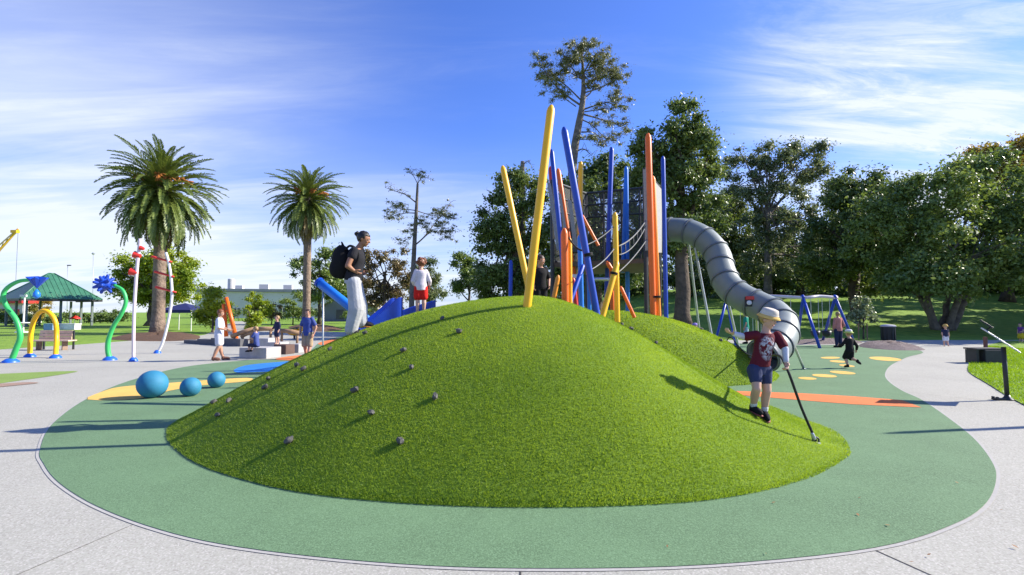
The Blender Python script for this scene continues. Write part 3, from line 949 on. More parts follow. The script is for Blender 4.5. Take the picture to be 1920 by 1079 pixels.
# ================================================================== PEOPLE
SKIN = mat('skin', (0.50, 0.27, 0.175), 0.55, vary=0.12, scale=9, spec=0.35)
SKIN2 = mat('skin_tan', (0.36, 0.175, 0.10), 0.55, vary=0.12, scale=9, spec=0.35)
SKIN3 = mat('skin_pale', (0.60, 0.36, 0.26), 0.55, vary=0.10, scale=9, spec=0.35)
EYE = mat('eye_dark', (0.02, 0.014, 0.01), 0.2)
EYEW = mat('eye_white', (0.7, 0.68, 0.65), 0.3)
LIP = mat('lip', (0.40, 0.13, 0.11), 0.5)
def cloth(name, c, **k):
    return mat('cloth_'+name, c, 0.88, vary=0.22, scale=7, bump=0.6, bscale=16, bdist=0.012, spec=0.2, **k)
def hairm(name, c):
    return mat('hair_'+name, c, 0.5, vary=0.55, scale=30, bump=0.7, bscale=60, bdist=0.006)
HBLACK, HBROWN, HAUB, HBLOND = hairm('black', (0.012, 0.01, 0.009)), hairm('brown', (0.07, 0.035, 0.018)), hairm('auburn', (0.24, 0.075, 0.025)), hairm('blond', (0.42, 0.27, 0.12))

def stand(foot, h, face, k=0.0, over=None):
    """joints of a figure standing at foot (world), height h, facing angle in degrees (0 = away from camera, 90 = to the left, 180 = to the camera, -90 = to the right); k = 1 for a small child"""
    foot = Vector(foot)
    f = Vector((-math.sin(R(face)), math.cos(R(face)), 0)); r = Vector((f.y, -f.x, 0)); u = Vector((0, 0, 1))
    hh = 0.135 + 0.06*k                                  # head height
    shz = 1 - hh - 0.028
    hip = 0.50 - 0.06*k
    kn = hip*0.54
    j = {'pelvis': (0, 0, hip+0.03), 'neck': (0, 0.0, shz+0.015), 'head': (0, 0.012, 1-hh*0.5)}
    for s, n in ((-1, 'l'), (1, 'r')):
        j['sh_'+n] = (s*0.088, 0, shz-0.022); j['el_'+n] = (s*0.128, -0.012, shz-0.185+0.03*k); j['wr_'+n] = (s*0.130, 0.03, shz-0.335+0.05*k)
        j['hip_'+n] = (s*0.052, 0, hip); j['kn_'+n] = (s*0.057, 0.008, kn); j['an_'+n] = (s*0.058, -0.012, 0.045); j['toe_'+n] = (s*0.066, 0.085, 0.018)
    if over: j.update(over)
    J = {n: foot + r*(a*h) + f*(b*h) + u*(c*h) for n, (a, b, c) in j.items()}
    J['_h'] = h; J['_f'] = f; J['_r'] = r; J['_hh'] = hh*h; J['_k'] = k
    return J

def remesh(o, vox, it=4):
    m = o.modifiers.new('skin', 'REMESH'); m.mode = 'VOXEL'; m.voxel_size = vox; m.use_smooth_shade = True
    if it:
        s = o.modifiers.new('smooth', 'SMOOTH'); s.factor = 0.5; s.iterations = it
    return o

def torso(mb, J, g, lo=-0.16, hi=1.0, w=1.0):
    h = J['_h']; r = (J['sh_r']-J['sh_l']).normalized()
    P, N = J['pelvis'], J['neck']
    ax = (N-P); up = ax.normalized()
    f = up.cross(r) * -1
    f = f if f.dot(J['_f']) > 0 else -f
    prof = [(-0.16, .055, .045, 0), (-0.08, .082, .062, -.004), (0.05, .088, .066, -.006), (0.25, .080, .060, 0), (0.45, .080, .058, .004), (0.65, .088, .062, .006), (0.80, .092, .056, .0), (0.91, .074, .044, -.004), (1.0, .036, .036, -.004)]
    fat = (1 + 0.12*J['_k'])*J.get('_w', 1.0)
    rings = []
    for t in np.linspace(lo, hi, 16):
        tq = max(t, 0.02) if g > 0 else t
        a = [np.interp(tq, [q[0] for q in prof], [q[i] for q in prof]) for i in (1, 2, 3)]
        rings.append((P+ax*float(t)+f*(a[2]*h), r*(a[0]*h*fat*w+g), f*(a[1]*h*fat*w+g)))
    mb.loft(rings, 22)
    return r, f, up

def hand(mb, J, n, r, f, grip=False):
    h = J['_h']; w = J['wr_'+n]; d = (w-J['el_'+n]).normalized()
    s = 1 if n == 'r' else -1
    side = J['_f'] - d*J['_f'].dot(d)
    side = side.normalized() if side.length > 0.2 else d.orthogonal().normalized()
    nrm = d.cross(side)                                   # palm normal
    if nrm.dot(r)*s > 0: nrm = -nrm
    L = 0.055*h; q = 0.0075*h
    pc = w + d*L*0.55
    mb.ell(pc, (0.024*h, L*0.62, 0.011*h), (side, d, nrm), 12, 8)
    for i, ln in enumerate((0.040, 0.046, 0.043, 0.034)):
        b = w + d*L*1.0 + side*((1.5-i)*0.0125*h)
        c1 = b + (d*0.85+nrm*(0.5 if not grip else 0.9)).normalized()*ln*0.5*h
        c2 = c1 + (d*(0.7 if not grip else -0.3)+nrm*(0.7 if not grip else 1.0)).normalized()*ln*0.5*h
        mb.cone(b, q, c1, q*0.92, 8); mb.cone(c1, q*0.92, c2, q*0.75, 8)
    b = w + d*L*0.35 + side*0.020*h
    c1 = b + (side*0.8+d*0.6+nrm*0.3).normalized()*0.022*h
    c2 = c1 + (side*0.3+d*0.8+nrm*0.5).normalized()*0.020*h
    mb.cone(b, q*1.15, c1, q, 8); mb.cone(c1, q, c2, q*0.8, 8)

def person(label, J, cl, vox=0.011, look=None, tilt=0.0, cat='person', group=None):
    h, f0, k = J['_h'], J['_f'], J['_k']
    base = (J['an_l']+J['an_r'])*0.5; base = Vector((base.x, base.y, min(J['toe_l'].z, J['toe_r'].z)-0.015*h))
    root = empty('person', base, label, cat, group)
    fat = 1+0.15*k
    skin = cl.get('skin', SKIN)
    mb = MB()
    r, f, up = torso(mb, J, 0.0)
    hd = J['head']; hh = J['_hh']
    # head frame
    hf = Vector(look).normalized() if look is not None else f0
    hu = (Vector((0, 0, 1)) + hf*tilt); hu = (hu - hf*hu.dot(hf)).normalized()
    hr = hf.cross(hu).normalized()
    ax = (hr, hf, hu)
    mb.cone(J['neck']-up*0.03*h, 0.034*h*fat, hd-hu*hh*0.25, 0.030*h*fat)
    mb.ell(hd+hu*hh*0.08-hf*hh*0.03, (hh*0.375, hh*0.44, hh*0.42), ax, 20, 14)
    mb.ell(hd-hu*hh*0.18+hf*hh*0.09, (hh*0.29, hh*0.30, hh*0.31), ax, 16, 12)
    mb.cone(hd+hf*hh*0.36+hu*hh*0.04, hh*0.035, hd+hf*hh*0.47-hu*hh*0.10, hh*0.060, 10)       # nose
    mb.ell(hd+hf*hh*0.28-hu*hh*0.40, (hh*0.10, hh*0.09, hh*0.07), ax, 10, 8)                     # chin
    for s in (-1, 1):
        mb.ell(hd+hr*s*hh*0.38-hf*hh*0.02-hu*hh*0.03, (hh*0.045, hh*0.085, hh*0.13), ax, 10, 8)    # ears
        mb.ell(hd+hr*s*hh*0.16+hf*hh*0.30-hu*hh*0.10, (hh*0.11, hh*0.09, hh*0.10), ax, 10, 8)      # cheeks
    for n in 'lr':
        mb.cone(J['hip_'+n], 0.056*h*fat, J['kn_'+n], 0.036*h*fat)
        cm_ = J['kn_'+n].lerp(J['an_'+n], 0.35) - f*0.008*h
        mb.cone(J['kn_'+n], 0.036*h*fat, cm_, 0.037*h*fat); mb.cone(cm_, 0.037*h*fat, J['an_'+n], 0.023*h*fat)
        mb.cone(J['an_'+n]-Vector((0, 0, 0.012*h)), 0.026*h, J['toe_'+n].lerp(J['an_'+n], 0.25), 0.022*h)
        mb.cone(J['sh_'+n], 0.030*h*fat, J['el_'+n], 0.025*h*fat); mb.cone(J['el_'+n], 0.026*h*fat, J['wr_'+n], 0.018*h*fat)
        hand(mb, J, n, r, f, cl.get('grip') == n)
    remesh(mb.build('body', skin, root, True), vox, 3)
    # face
    for s in (-1, 1):
        c = hd+hr*s*hh*0.155+hf*hh*0.385+hu*hh*0.035
        e_ = MB().ell(c, (hh*0.062, hh*0.035, hh*0.036), ax, 10, 8).build('eye', EYEW, root, True)
        MB().ell(c+hf*hh*0.026, (hh*0.030, hh*0.014, hh*0.032), ax, 10, 8).build('iris', EYE, e_, True)
        MB().cone(c+hu*hh*0.085+hf*hh*0.02-hr*hh*0.06, hh*0.016, c+hu*hh*0.09+hf*hh*0.018+hr*hh*0.06, hh*0.014, 8).build('eyebrow', cl.get('hair', HBROWN), root, True)
    MB().cone(hd-hu*hh*0.245+hf*hh*0.385-hr*hh*0.08, hh*0.026, hd-hu*hh*0.245+hf*hh*0.385+hr*hh*0.08, hh*0.026, 8).build('mouth', LIP, root, True)
    # hair
    if cl.get('hair') is not None:
        hm = cl['hair']; st = cl.get('style', 'short')
        mb = MB().ell(hd+hu*hh*0.115-hf*hh*0.06, (hh*0.42, hh*0.46, hh*0.44), ax, 24, 16)
        rs = random.Random(len(label))
        for i, v in enumerate(mb.v):
            c_ = v-hd
            mb.v[i] = v + c_*rs.uniform(-0.05, 0.06)
        keep = []
        for q in mb.f:
            c_ = sum((mb.v[i] for i in q), Vector())/len(q) - hd
            y_, z_ = c_.dot(hf)/hh, c_.dot(hu)/hh
            if y_ > 0.18 and z_ < 0.27: continue
            if y_ > -0.02 and z_ < 0.02: continue
            if z_ < -0.26 and st == 'short': continue
            keep.append(q)
        mb.f = keep
        o = mb.build('hair', hm, root, True)
        so = o.modifiers.new('thick', 'SOLIDIFY'); so.thickness = hh*0.05
        if st == 'bun':
            mb2 = MB().ell(hd-hf*hh*0.56+hu*hh*0.22, (hh*0.15, hh*0.14, hh*0.17), ax, 14, 10)
            for i, v in enumerate(mb2.v): mb2.v[i] = v + Vector((rs.uniform(-1, 1), rs.uniform(-1, 1), rs.uniform(-1, 1)))*hh*0.035
            mb2.cone(hd-hf*hh*0.40+hu*hh*0.15, hh*0.10, hd-hf*hh*0.58+hu*hh*0.34, hh*0.05)
            mb2.build('hair_bun', hm, root, True)
        if st == 'curly':
            mb2 = MB()
            for q in range(46):
                a, b = rs.uniform(0, 6.28), rs.uniform(-0.5, 1.4)
                dv = hr*math.cos(a)*math.cos(b)+hf*math.sin(a)*math.cos(b)+hu*math.sin(b)
                if dv.dot(hf) > 0.35 and dv.dot(hu) < 0.6: continue
                mb2.ell(hd+hu*hh*0.1+dv*hh*0.45, hh*rs.uniform(0.10, 0.16), None, 8, 6)
            mb2.build('curls', hm, root, True)
    if 'hat' in cl:
        kind, hm, brim, band = cl['hat']
        c = hd+hu*hh*0.22
        if kind == 'brim':
            o = MB().lathe(c, [(hh*0.47, 0.0), (hh*0.49, hh*0.03), (hh*0.45, hh*0.22), (hh*0.40, hh*0.36), (hh*0.25, hh*0.41), (hh*0.03, hh*0.40)], 28, hu).build('hat', hm, root, True)
            MB().lathe(c, [(hh*0.44, hh*0.04), (hh*0.54, -hh*0.03), (hh*0.63, -hh*0.12), (hh*0.64, -hh*0.11), (hh*0.54, 0.0), (hh*0.46, hh*0.08)], 28, hu).build('brim', brim, o, True)
            MB().lathe(c, [(hh*0.498, hh*0.03), (hh*0.495, hh*0.11), (hh*0.40, hh*0.11)], 28, hu).build('band', band, o, True)
        else:
            o = MB().lathe(c-hu*hh*0.02, [(hh*0.46, -hh*0.06), (hh*0.46, hh*0.06), (hh*0.40, hh*0.22), (hh*0.25, hh*0.32), (hh*0.03, hh*0.35)], 24, hu).build('cap', hm, root, True)
            MB().ell(c+hf*hh*0.52-hu*hh*0.03, (hh*0.32, hh*0.28, hh*0.03), ax, 16, 8).build('peak', brim, o, True)
    # clothes
    if 'under' in cl:
        for n in 'lr':
            m2 = MB(); w = J['el_'+n].lerp(J['wr_'+n], 0.93)
            m2.cone(J['sh_'+n], 0.032*h*fat, J['el_'+n], 0.030*h*fat); m2.cone(J['el_'+n], 0.030*h*fat, w, 0.023*h*fat)
            remesh(m2.build('sleeve', cl['under'], root, True), vox*0.8, 4)
    if 'top' in cl:
        mb = MB(); lo = cl.get('hem', -0.12)
        torso(mb, J, 0.012*h, lo, 0.94, 1.05)
        sl_ = cl.get('sleeve', 0.6)
        for n in 'lr':
            if sl_ <= 0: continue
            if sl_ <= 1:
                mb.cone(J['sh_'+n], 0.038*h*fat, J['sh_'+n].lerp(J['el_'+n], sl_), 0.041*h*fat)
            else:
                mb.cone(J['sh_'+n], 0.037*h*fat, J['el_'+n], 0.035*h*fat); mb.cone(J['el_'+n], 0.035*h*fat, J['el_'+n].lerp(J['wr_'+n], (sl_-1)), 0.028*h*fat)
        if cl.get('flare'):
            P = J['pelvis']; rr = r; ff = f
            fl = cl['flare']
            mb.loft([(P+up*0.10*h, rr*0.085*h, ff*0.07*h), (P-up*0.02*h, rr*0.11*h, ff*0.09*h), (P-up*fl*h, rr*0.15*h, ff*0.13*h)], 20)
        o = remesh(mb.build('shirt', cl['top'], root, True), vox*0.9, 4)
        if 'print' in cl: cl['print'](o, J, r, f, up)
    if 'bottom' in cl:
        mb = MB(); ln = cl.get('leg', 0.85); lo_ = cl.get('loose', 1.25)
        torso(mb, J, 0.010*h, -0.17, 0.10, 1.04)
        for n in 'lr':
            if ln <= 1:
                mb.cone(J['hip_'+n], 0.066*h*fat, J['hip_'+n].lerp(J['kn_'+n], ln), 0.043*lo_*h*fat)
            else:
                e_ = J['kn_'+n].lerp(J['an_'+n], ln-1)
                mb.cone(J['hip_'+n], 0.066*h*fat, J['kn_'+n], 0.043*lo_*h*fat); mb.cone(J['kn_'+n], 0.043*lo_*h*fat, e_, 0.036*lo_*h*fat)
        remesh(mb.build('trousers' if ln > 1 else 'shorts', cl['bottom'], root, True), vox*0.9, 4)
    for n in 'lr':
        d = (J['toe_'+n]-J['an_'+n]); d.z *= 0.4; d.normalize()
        if 'socks' in cl:
            MB().cone(J['an_'+n].lerp(J['kn_'+n], 0.22), 0.028*h*fat, J['an_'+n], 0.028*h*fat).build('sock', cl['socks'], root, True)
        if 'shoes' in cl:
            mid = J['an_'+n].lerp(J['toe_'+n], 0.5); sd = d.cross(Vector((0, 0, 1))).normalized(); nu_ = sd.cross(d)
            mb = MB().ell(mid+nu_*0.004*h, (0.031*h*fat, 0.085*h, 0.030*h), (sd, d, nu_), 14, 10)
            mb.cone(J['an_'+n]+Vector((0, 0, 0.01*h)), 0.031*h*fat, J['an_'+n]-Vector((0, 0, 0.015*h)), 0.032*h*fat)
            so_ = remesh(mb.build('shoe', cl['shoes'], root, True), vox*0.8, 2)
            MB().ell(mid-nu_*0.019*h, (0.033*h*fat, 0.088*h, 0.011*h), (sd, d, nu_), 14, 6).build('sole', cl.get('sole', cl['shoes']), so_, True)
    return root

# ---- boy on the front mound
bf = RM(1427, 786)
BY = bf.y
def bj(px, py, dy=0.0): return D(px, py, BY+dy)
J = {'pelvis': bj(1424, 690), 'neck': bj(1437, 621), 'head': bj(1440, 599, -0.01),
     'sh_r': bj(1418, 628, -0.03), 'el_r': bj(1395, 632, 0.02), 'wr_r': bj(1375, 626, -0.04),
     'sh_l': bj(1457, 629, 0.03), 'el_l': bj(1472, 655, -0.07), 'wr_l': bj(1474, 679, -0.13),
     'hip_r': bj(1415, 695, -0.02), 'kn_r': bj(1419, 729, -0.10), 'an_r': bj(1412, 764, 0.03), 'toe_r': bj(1424, 777, -0.08),
     'hip_l': bj(1433, 695, 0.02), 'kn_l': bj(1438, 733, -0.03), 'an_l': bj(1433, 773, 0.03), 'toe_l': bj(1438, 788, -0.06)}
J['_h'] = 215*BY/960; J['_hh'] = 0.155*J['_h']; J['_k'] = 0.0; J['_w'] = 0.86
J['_f'] = Vector((0.2, -0.98, 0)).normalized(); J['_r'] = Vector((-0.98, -0.2, 0)).normalized()
def tee_print():
    m = bpy.data.materials.new('cloth_maroon_print'); m.use_nodes = True
    N, L = m.node_tree.nodes, m.node_tree.links
    p = N['Principled BSDF']; p.inputs['Roughness'].default_value = 0.85; p.inputs['Specular IOR Level'].default_value = 0.2
    geo = N.new('ShaderNodeNewGeometry')
    c = J['pelvis'].lerp(J['neck'], 0.55) + J['_f']*0.12
    sub = N.new('ShaderNodeVectorMath'); sub.operation = 'SUBTRACT'; L.new(geo.outputs['Position'], sub.inputs[0]); sub.inputs[1].default_value = c
    sc = N.new('ShaderNodeVectorMath'); sc.operation = 'MULTIPLY'; L.new(sub.outputs[0], sc.inputs[0]); sc.inputs[1].default_value = (8.5, 8.5, 6.2)
    ln = N.new('ShaderNodeVectorMath'); ln.operation = 'LENGTH'; L.new(sc.outputs[0], ln.inputs[0])
    mr = N.new('ShaderNodeMapRange'); L.new(ln.outputs['Value'], mr.inputs[0]); mr.inputs[1].default_value = 1.05; mr.inputs[2].default_value = 0.75
    nz = N.new('ShaderNodeTexNoise'); nz.inputs['Scale'].default_value = 21; nz.inputs['Detail'].default_value = 4; nz.inputs['Distortion'].default_value = 1.2
    L.new(geo.outputs['Position'], nz.inputs['Vector'])
    m2 = N.new('ShaderNodeMapRange'); L.new(nz.outputs[0], m2.inputs[0]); m2.inputs[1].default_value = 0.44; m2.inputs[2].default_value = 0.58
    mu = N.new('ShaderNodeMath'); mu.operation = 'MULTIPLY'; L.new(mr.outputs[0], mu.inputs[0]); L.new(m2.outputs[0], mu.inputs[1])
    mx = N.new('ShaderNodeMix'); mx.data_type = 'RGBA'; L.new(mu.outputs[0], mx.inputs[0]); mx.inputs[6].default_value = (0.11, 0.012, 0.022, 1); mx.inputs[7].default_value = (0.5, 0.5, 0.52, 1)
    L.new(mx.outputs[2], p.inputs['Base Color'])
    nb = N.new('ShaderNodeTexNoise'); nb.inputs['Scale'].default_value = 16; L.new(geo.outputs['Position'], nb.inputs['Vector'])
    b = N.new('ShaderNodeBump'); b.inputs['Strength'].default_value = 0.7; b.inputs['Distance'].default_value = 0.015
    L.new(nb.outputs[0], b.inputs['Height']); L.new(b.outputs[0], p.inputs['Normal'])
    return m
person('boy in maroon printed tee and straw hat walking down the mound holding a rope', J,
       dict(skin=SKIN3, top=tee_print(), sleeve=0.75, hem=0.04, under=cloth('pale_grey', (0.58, 0.60, 0.64)), bottom=cloth('navy_shorts', (0.045, 0.055, 0.12)), leg=0.52, loose=1.2,
            hair=HBLOND, hat=('brim', cloth('hat_cream', (0.66, 0.60, 0.50)), cloth('hat_straw', (0.70, 0.46, 0.14)), cloth('hat_cream', (0.66, 0.60, 0.50))),
            socks=cloth('white', (0.75, 0.74, 0.72)), shoes=cloth('black', (0.015, 0.015, 0.017)), sole=mat('sole_red', (0.25, 0.06, 0.05), 0.7), grip='l'), vox=0.0075, look=(0.62, -0.72, -0.30))
# rope the boy holds
hw = J['wr_l']; hp = hw + (hw-J['el_l']).normalized()*0.07
rp = crom([anc+Vector((0, 0, 0.03)), anc.lerp(hp, 0.5)-Vector((0.0, 0, 0.02)), hp, D(1457, 666, BY+0.6), D(1427, 672, BY+2.8), D(1399, 663, BY+5.3), D(1384, 649, BY+7.2), D(1366, 634, BY+8.2), gpt(1345, 15.2)+Vector((0, 0, 0.05))], 8)
tag(MB().tube(rp, 0.016, 8).build('climbing_rope', ROPEB, None, True), 'long black climbing rope from the mound anchor through the boy\'s hand over the back mound', 'rope')
an_ = empty('rope_anchor', anc, 'small steel eye anchor holding the black rope at the mound foot', 'anchor')
MB().lathe(anc+Vector((0, 0, 0.0)), [(0.05, -0.02), (0.05, 0.012), (0.02, 0.018)], 16).build('base_plate', STEEL, an_)
MB().tube([anc+Vector((0.035*math.cos(a), 0.0, 0.035+0.035*math.sin(a))) for a in np.linspace(0, 2*math.pi, 17)], 0.011, 8).build('eye_ring', DARK, an_, True)
MB().cone(anc.lerp(hp, 0.07), 0.024, anc.lerp(hp, 0.13), 0.02).build('thimble', STEEL, an_, True)

# ---- woman with backpack on the left shoulder of the mound
WY = 7.7
def wj(px, py, dy=0.0): return D(px, py+(2 if py < 540 else 6), WY+dy)
W = {'pelvis': wj(664, 520), 'neck': wj(671, 462), 'head': wj(682, 447),
     'sh_r': wj(664, 468, -0.15), 'el_r': wj(652, 497, -0.22), 'wr_r': wj(662, 505, -0.16),
     'sh_l': wj(676, 468, 0.15), 'el_l': wj(670, 494, 0.24), 'wr_l': wj(678, 506, 0.16),
     'hip_r': wj(663, 527, -0.08), 'kn_r': wj(668, 573, -0.09), 'an_r': wj(658, 615, -0.08), 'toe_r': wj(673, 624, -0.10),
     'hip_l': wj(665, 527, 0.08), 'kn_l': wj(675, 570, 0.08), 'an_l': wj(678, 600, 0.08), 'toe_l': wj(692, 605, 0.08)}
W['_h'] = 197*WY/960; W['_hh'] = 0.14*W['_h']; W['_k'] = 0.15
W['_f'] = Vector((1, 0.1, 0)).normalized(); W['_r'] = Vector((0.1, -1, 0)).normalized()
person('woman in grey track pants and dark tee with hand on hip, standing on the mound', W,
       dict(skin=SKIN2, top=cloth('charcoal', (0.022, 0.022, 0.027)), sleeve=0.35, hem=-0.06, bottom=cloth('grey_track', (0.46, 0.465, 0.48)), leg=1.93, loose=1.65, hair=HBLACK, style='bun',
            shoes=cloth('shoe_dark', (0.05, 0.045, 0.05)), sole=mat('sole_orange', (0.7, 0.25, 0.04), 0.6)), vox=0.0085, look=(0.95, 0.0, -0.30))
bc = W['pelvis'].lerp(W['neck'], 0.52) - W['_f']*0.215
bp = empty('backpack', bc-Vector((0, 0, 0.25)), 'black backpack on the back of the woman in grey pants', 'backpack')
BPM = cloth('backpack_black', (0.012, 0.012, 0.013))
mb = MB().ell(bc, (0.15, 0.13, 0.26), None, 18, 14)
mb.ell(bc-Vector((0.06, 0, 0.10)), (0.12, 0.115, 0.15), None, 14, 10)
remesh(mb.build('pack', BPM, bp, True), 0.01, 6)
for s in (-1, 1):
    c = bc + Vector((0.08, s*0.085, 0.17))
    q = [c, c+Vector((0.08, s*0.02, 0.06)), c+Vector((0.18, s*0.02, 0.0)), c+Vector((0.20, s*0.03, -0.16)), c+Vector((0.06, s*0.05, -0.32))]
    MB().tube(crom(q, 5), 0.018, 8).build('strap', BPM, bp, True)
MB().tube(crom([bc+Vector((0.02, -0.04, 0.25)), bc+Vector((0.0, 0, 0.30)), bc+Vector((0.02, 0.04, 0.25))], 5), 0.01, 6).build('grab_handle', BPM, bp, True)

def gfoot(px, Y, z=None):
    x = (px-960)/960*Y
    return Vector((x, Y, (H(x, Y) if z is None else z)+0.01))
RELAX = {}
person('small child with auburn curls, white top and red shorts seen from behind on the mound', stand(gfoot(789, 8.1), 0.86, 12, 0.9, {'el_l': (-0.15, -0.02, 0.58), 'wr_l': (-0.12, 0.05, 0.50), 'el_r': (0.16, 0, 0.58), 'wr_r': (0.16, 0.06, 0.48)}),
       dict(skin=SKIN3, top=cloth('white_pink', (0.70, 0.64, 0.68)), sleeve=1.7, hem=-0.22, bottom=cloth('red', (0.66, 0.02, 0.015)), leg=0.75, loose=1.6, hair=HAUB, style='curly'), vox=0.009)
person('child in black tee and shorts behind the tall yellow pole', stand(gfoot(1013, 9.3), 1.10, 200, 0.6, {'el_l': (-0.17, -0.03, 0.62), 'wr_l': (-0.14, 0.04, 0.50)}),
       dict(skin=SKIN, top=cloth('black', (0.015, 0.015, 0.017)), sleeve=0.8, hem=-0.12, bottom=cloth('black', (0.015, 0.015, 0.017)), leg=0.8, loose=1.4, hair=HBROWN), look=(0.6, -0.5, -0.2))
person('adult in white tee and pale shorts standing on the concrete at left', stand(gfoot(413, 16.9, 0), 1.66, -75, 0.1, {'el_r': (0.13, 0.02, 0.64), 'wr_r': (0.09, 0.14, 0.60), 'el_l': (-0.13, 0.03, 0.64), 'wr_l': (-0.08, 0.15, 0.60), 'an_l': (-0.07, 0.06, 0.045), 'toe_l': (-0.07, 0.16, 0.02), 'an_r': (0.06, -0.08, 0.045), 'toe_r': (0.07, 0.02, 0.02)}),
       dict(skin=SKIN, top=cloth('white_blue', (0.68, 0.70, 0.78)), sleeve=0.85, hem=-0.25, bottom=cloth('pale_shorts', (0.66, 0.66, 0.72)), leg=0.7, loose=1.5, hair=HAUB, shoes=cloth('sandal', (0.20, 0.10, 0.07))), vox=0.012, look=(0.9, 0.1, -0.35))
person('man in blue tee, khaki shorts and sunglasses walking beside the mound', stand(gfoot(578, 17.4, 0.01), 1.66, 172, 0.0, {'el_l': (-0.17, -0.02, 0.64), 'wr_l': (-0.15, 0.03, 0.50), 'el_r': (0.17, -0.03, 0.64), 'wr_r': (0.13, 0.06, 0.51), 'an_l': (-0.06, 0.08, 0.05), 'toe_l': (-0.07, 0.17, 0.03), 'an_r': (0.06, -0.07, 0.05), 'toe_r': (0.07, 0.03, 0.02)}),
       dict(skin=SKIN, top=cloth('denim_blue', (0.07, 0.10, 0.30)), sleeve=0.7, hem=-0.2, bottom=cloth('khaki', (0.42, 0.32, 0.19)), leg=0.95, loose=1.45, hair=HBROWN, shoes=cloth('shoe_brown', (0.22, 0.08, 0.04))), vox=0.012)
sit = {'pelvis': (0, 0, 0.10), 'neck': (0, 0.03, 0.55), 'head': (0, 0.05, 0.66), 'sh_l': (-0.10, 0.02, 0.52), 'sh_r': (0.10, 0.02, 0.52), 'el_l': (-0.13, 0.10, 0.36), 'wr_l': (-0.10, 0.22, 0.30), 'el_r': (0.13, 0.10, 0.36), 'wr_r': (0.10, 0.22, 0.30),
       'hip_l': (-0.055, 0, 0.08), 'hip_r': (0.055, 0, 0.08), 'kn_l': (-0.08, 0.22, 0.10), 'kn_r': (0.08, 0.22, 0.10), 'an_l': (-0.08, 0.26, -0.10), 'an_r': (0.08, 0.26, -0.10), 'toe_l': (-0.08, 0.34, -0.13), 'toe_r': (0.08, 0.34, -0.13)}
BLK = 17.3
person('toddler in blue shirt sitting on the pale concrete block', stand(gfoot(483, BLK, 0.38), 0.95, 80, 0.9, sit), dict(skin=SKIN3, top=cloth('denim_blue', (0.07, 0.10, 0.30)), sleeve=0.8, bottom=cloth('navy', (0.03, 0.035, 0.08)), leg=1.2, hair=HBLOND, shoes=cloth('black', (0.015, 0.015, 0.017))), vox=0.011)
person('toddler in navy top standing on the far timber block', stand(gfoot(521, 19.4, 0.36), 1.08, 150, 0.8, {'el_r': (0.17, 0, 0.60), 'wr_r': (0.22, 0.05, 0.52)}), dict(skin=SKIN3, top=cloth('navy', (0.03, 0.035, 0.08)), sleeve=1.6, bottom=cloth('navy', (0.03, 0.035, 0.08)), leg=0.7, hair=HBLOND), vox=0.012)
person('child in lilac cap beyond the back mound', stand(gfoot(1302, 19.5, 0), 1.16, 180, 0.8), dict(skin=SKIN3, top=cloth('white_pink', (0.70, 0.64, 0.68)), sleeve=0.6, bottom=cloth('navy', (0.03, 0.035, 0.08)), hair=HBLOND, hat=('cap', cloth('lilac', (0.32, 0.25, 0.62)), cloth('lilac', (0.32, 0.25, 0.62)), None)), vox=0.012)
person('person in green tee standing behind the tube slide', stand(gfoot(1398, 25.5, 0), 1.60, 60, 0.1), dict(skin=SKIN, top=cloth('green', (0.02, 0.30, 0.20)), sleeve=0.7, hem=-0.18, bottom=cloth('pale_blue', (0.30, 0.45, 0.52)), leg=0.8, loose=1.4, hair=HBROWN, shoes=cloth('black', (0.015, 0.015, 0.017))), vox=0.014)
person('adult in pink shirt and dark jeans seen from behind by the swings', stand(gfoot(1570, 22.9, 0), 1.58, 5, 0.0, {'el_r': (0.16, -0.02, 0.63), 'wr_r': (0.12, 0.07, 0.52)}), dict(skin=SKIN, top=cloth('salmon', (0.55, 0.22, 0.19)), sleeve=1.75, hem=-0.2, bottom=cloth('navy', (0.03, 0.035, 0.08)), leg=1.9, loose=1.2, hair=HBLOND, shoes=cloth('black', (0.015, 0.015, 0.017))), vox=0.014)
run = {'kn_l': (-0.05, 0.10, 0.27), 'an_l': (-0.05, 0.02, 0.06), 'toe_l': (-0.05, 0.10, 0.02), 'kn_r': (0.05, 0.02, 0.25), 'an_r': (0.06, -0.18, 0.20), 'toe_r': (0.06, -0.24, 0.13), 'el_r': (0.18, -0.06, 0.58), 'wr_r': (0.24, 0.02, 0.47), 'el_l': (-0.17, 0.06, 0.60), 'wr_l': (-0.15, 0.17, 0.60)}
person('child in black with a white and lime hat running away on the green rubber', stand(gfoot(1590, 14.5, 0.012), 1.06, 12, 0.8, run), dict(skin=SKIN3, top=cloth('black', (0.015, 0.015, 0.017)), sleeve=1.85, hem=-0.2, bottom=cloth('black', (0.015, 0.015, 0.017)), leg=0.95, loose=1.5, hair=HBLOND, hat=('brim', cloth('white', (0.75, 0.74, 0.72)), cloth('lime', (0.55, 0.65, 0.18)), cloth('lime', (0.55, 0.65, 0.18))), shoes=cloth('black', (0.015, 0.015, 0.017))), vox=0.011)
person('toddler in straw hat and dark top walking on the far path', stand(gfoot(1770, 23.6, 0), 1.0, 165, 0.9, {'an_l': (-0.06, 0.08, 0.05), 'toe_l': (-0.06, 0.16, 0.03)}), dict(skin=SKIN3, top=cloth('navy', (0.03, 0.035, 0.08)), sleeve=0.6, bottom=cloth('white_blue', (0.68, 0.70, 0.78)), leg=0.7, loose=1.4, hair=HBLOND, hat=('brim', cloth('hat_straw', (0.70, 0.46, 0.14)), cloth('hat_straw', (0.70, 0.46, 0.14)), cloth('hat_straw', (0.70, 0.46, 0.14)))), vox=0.013)
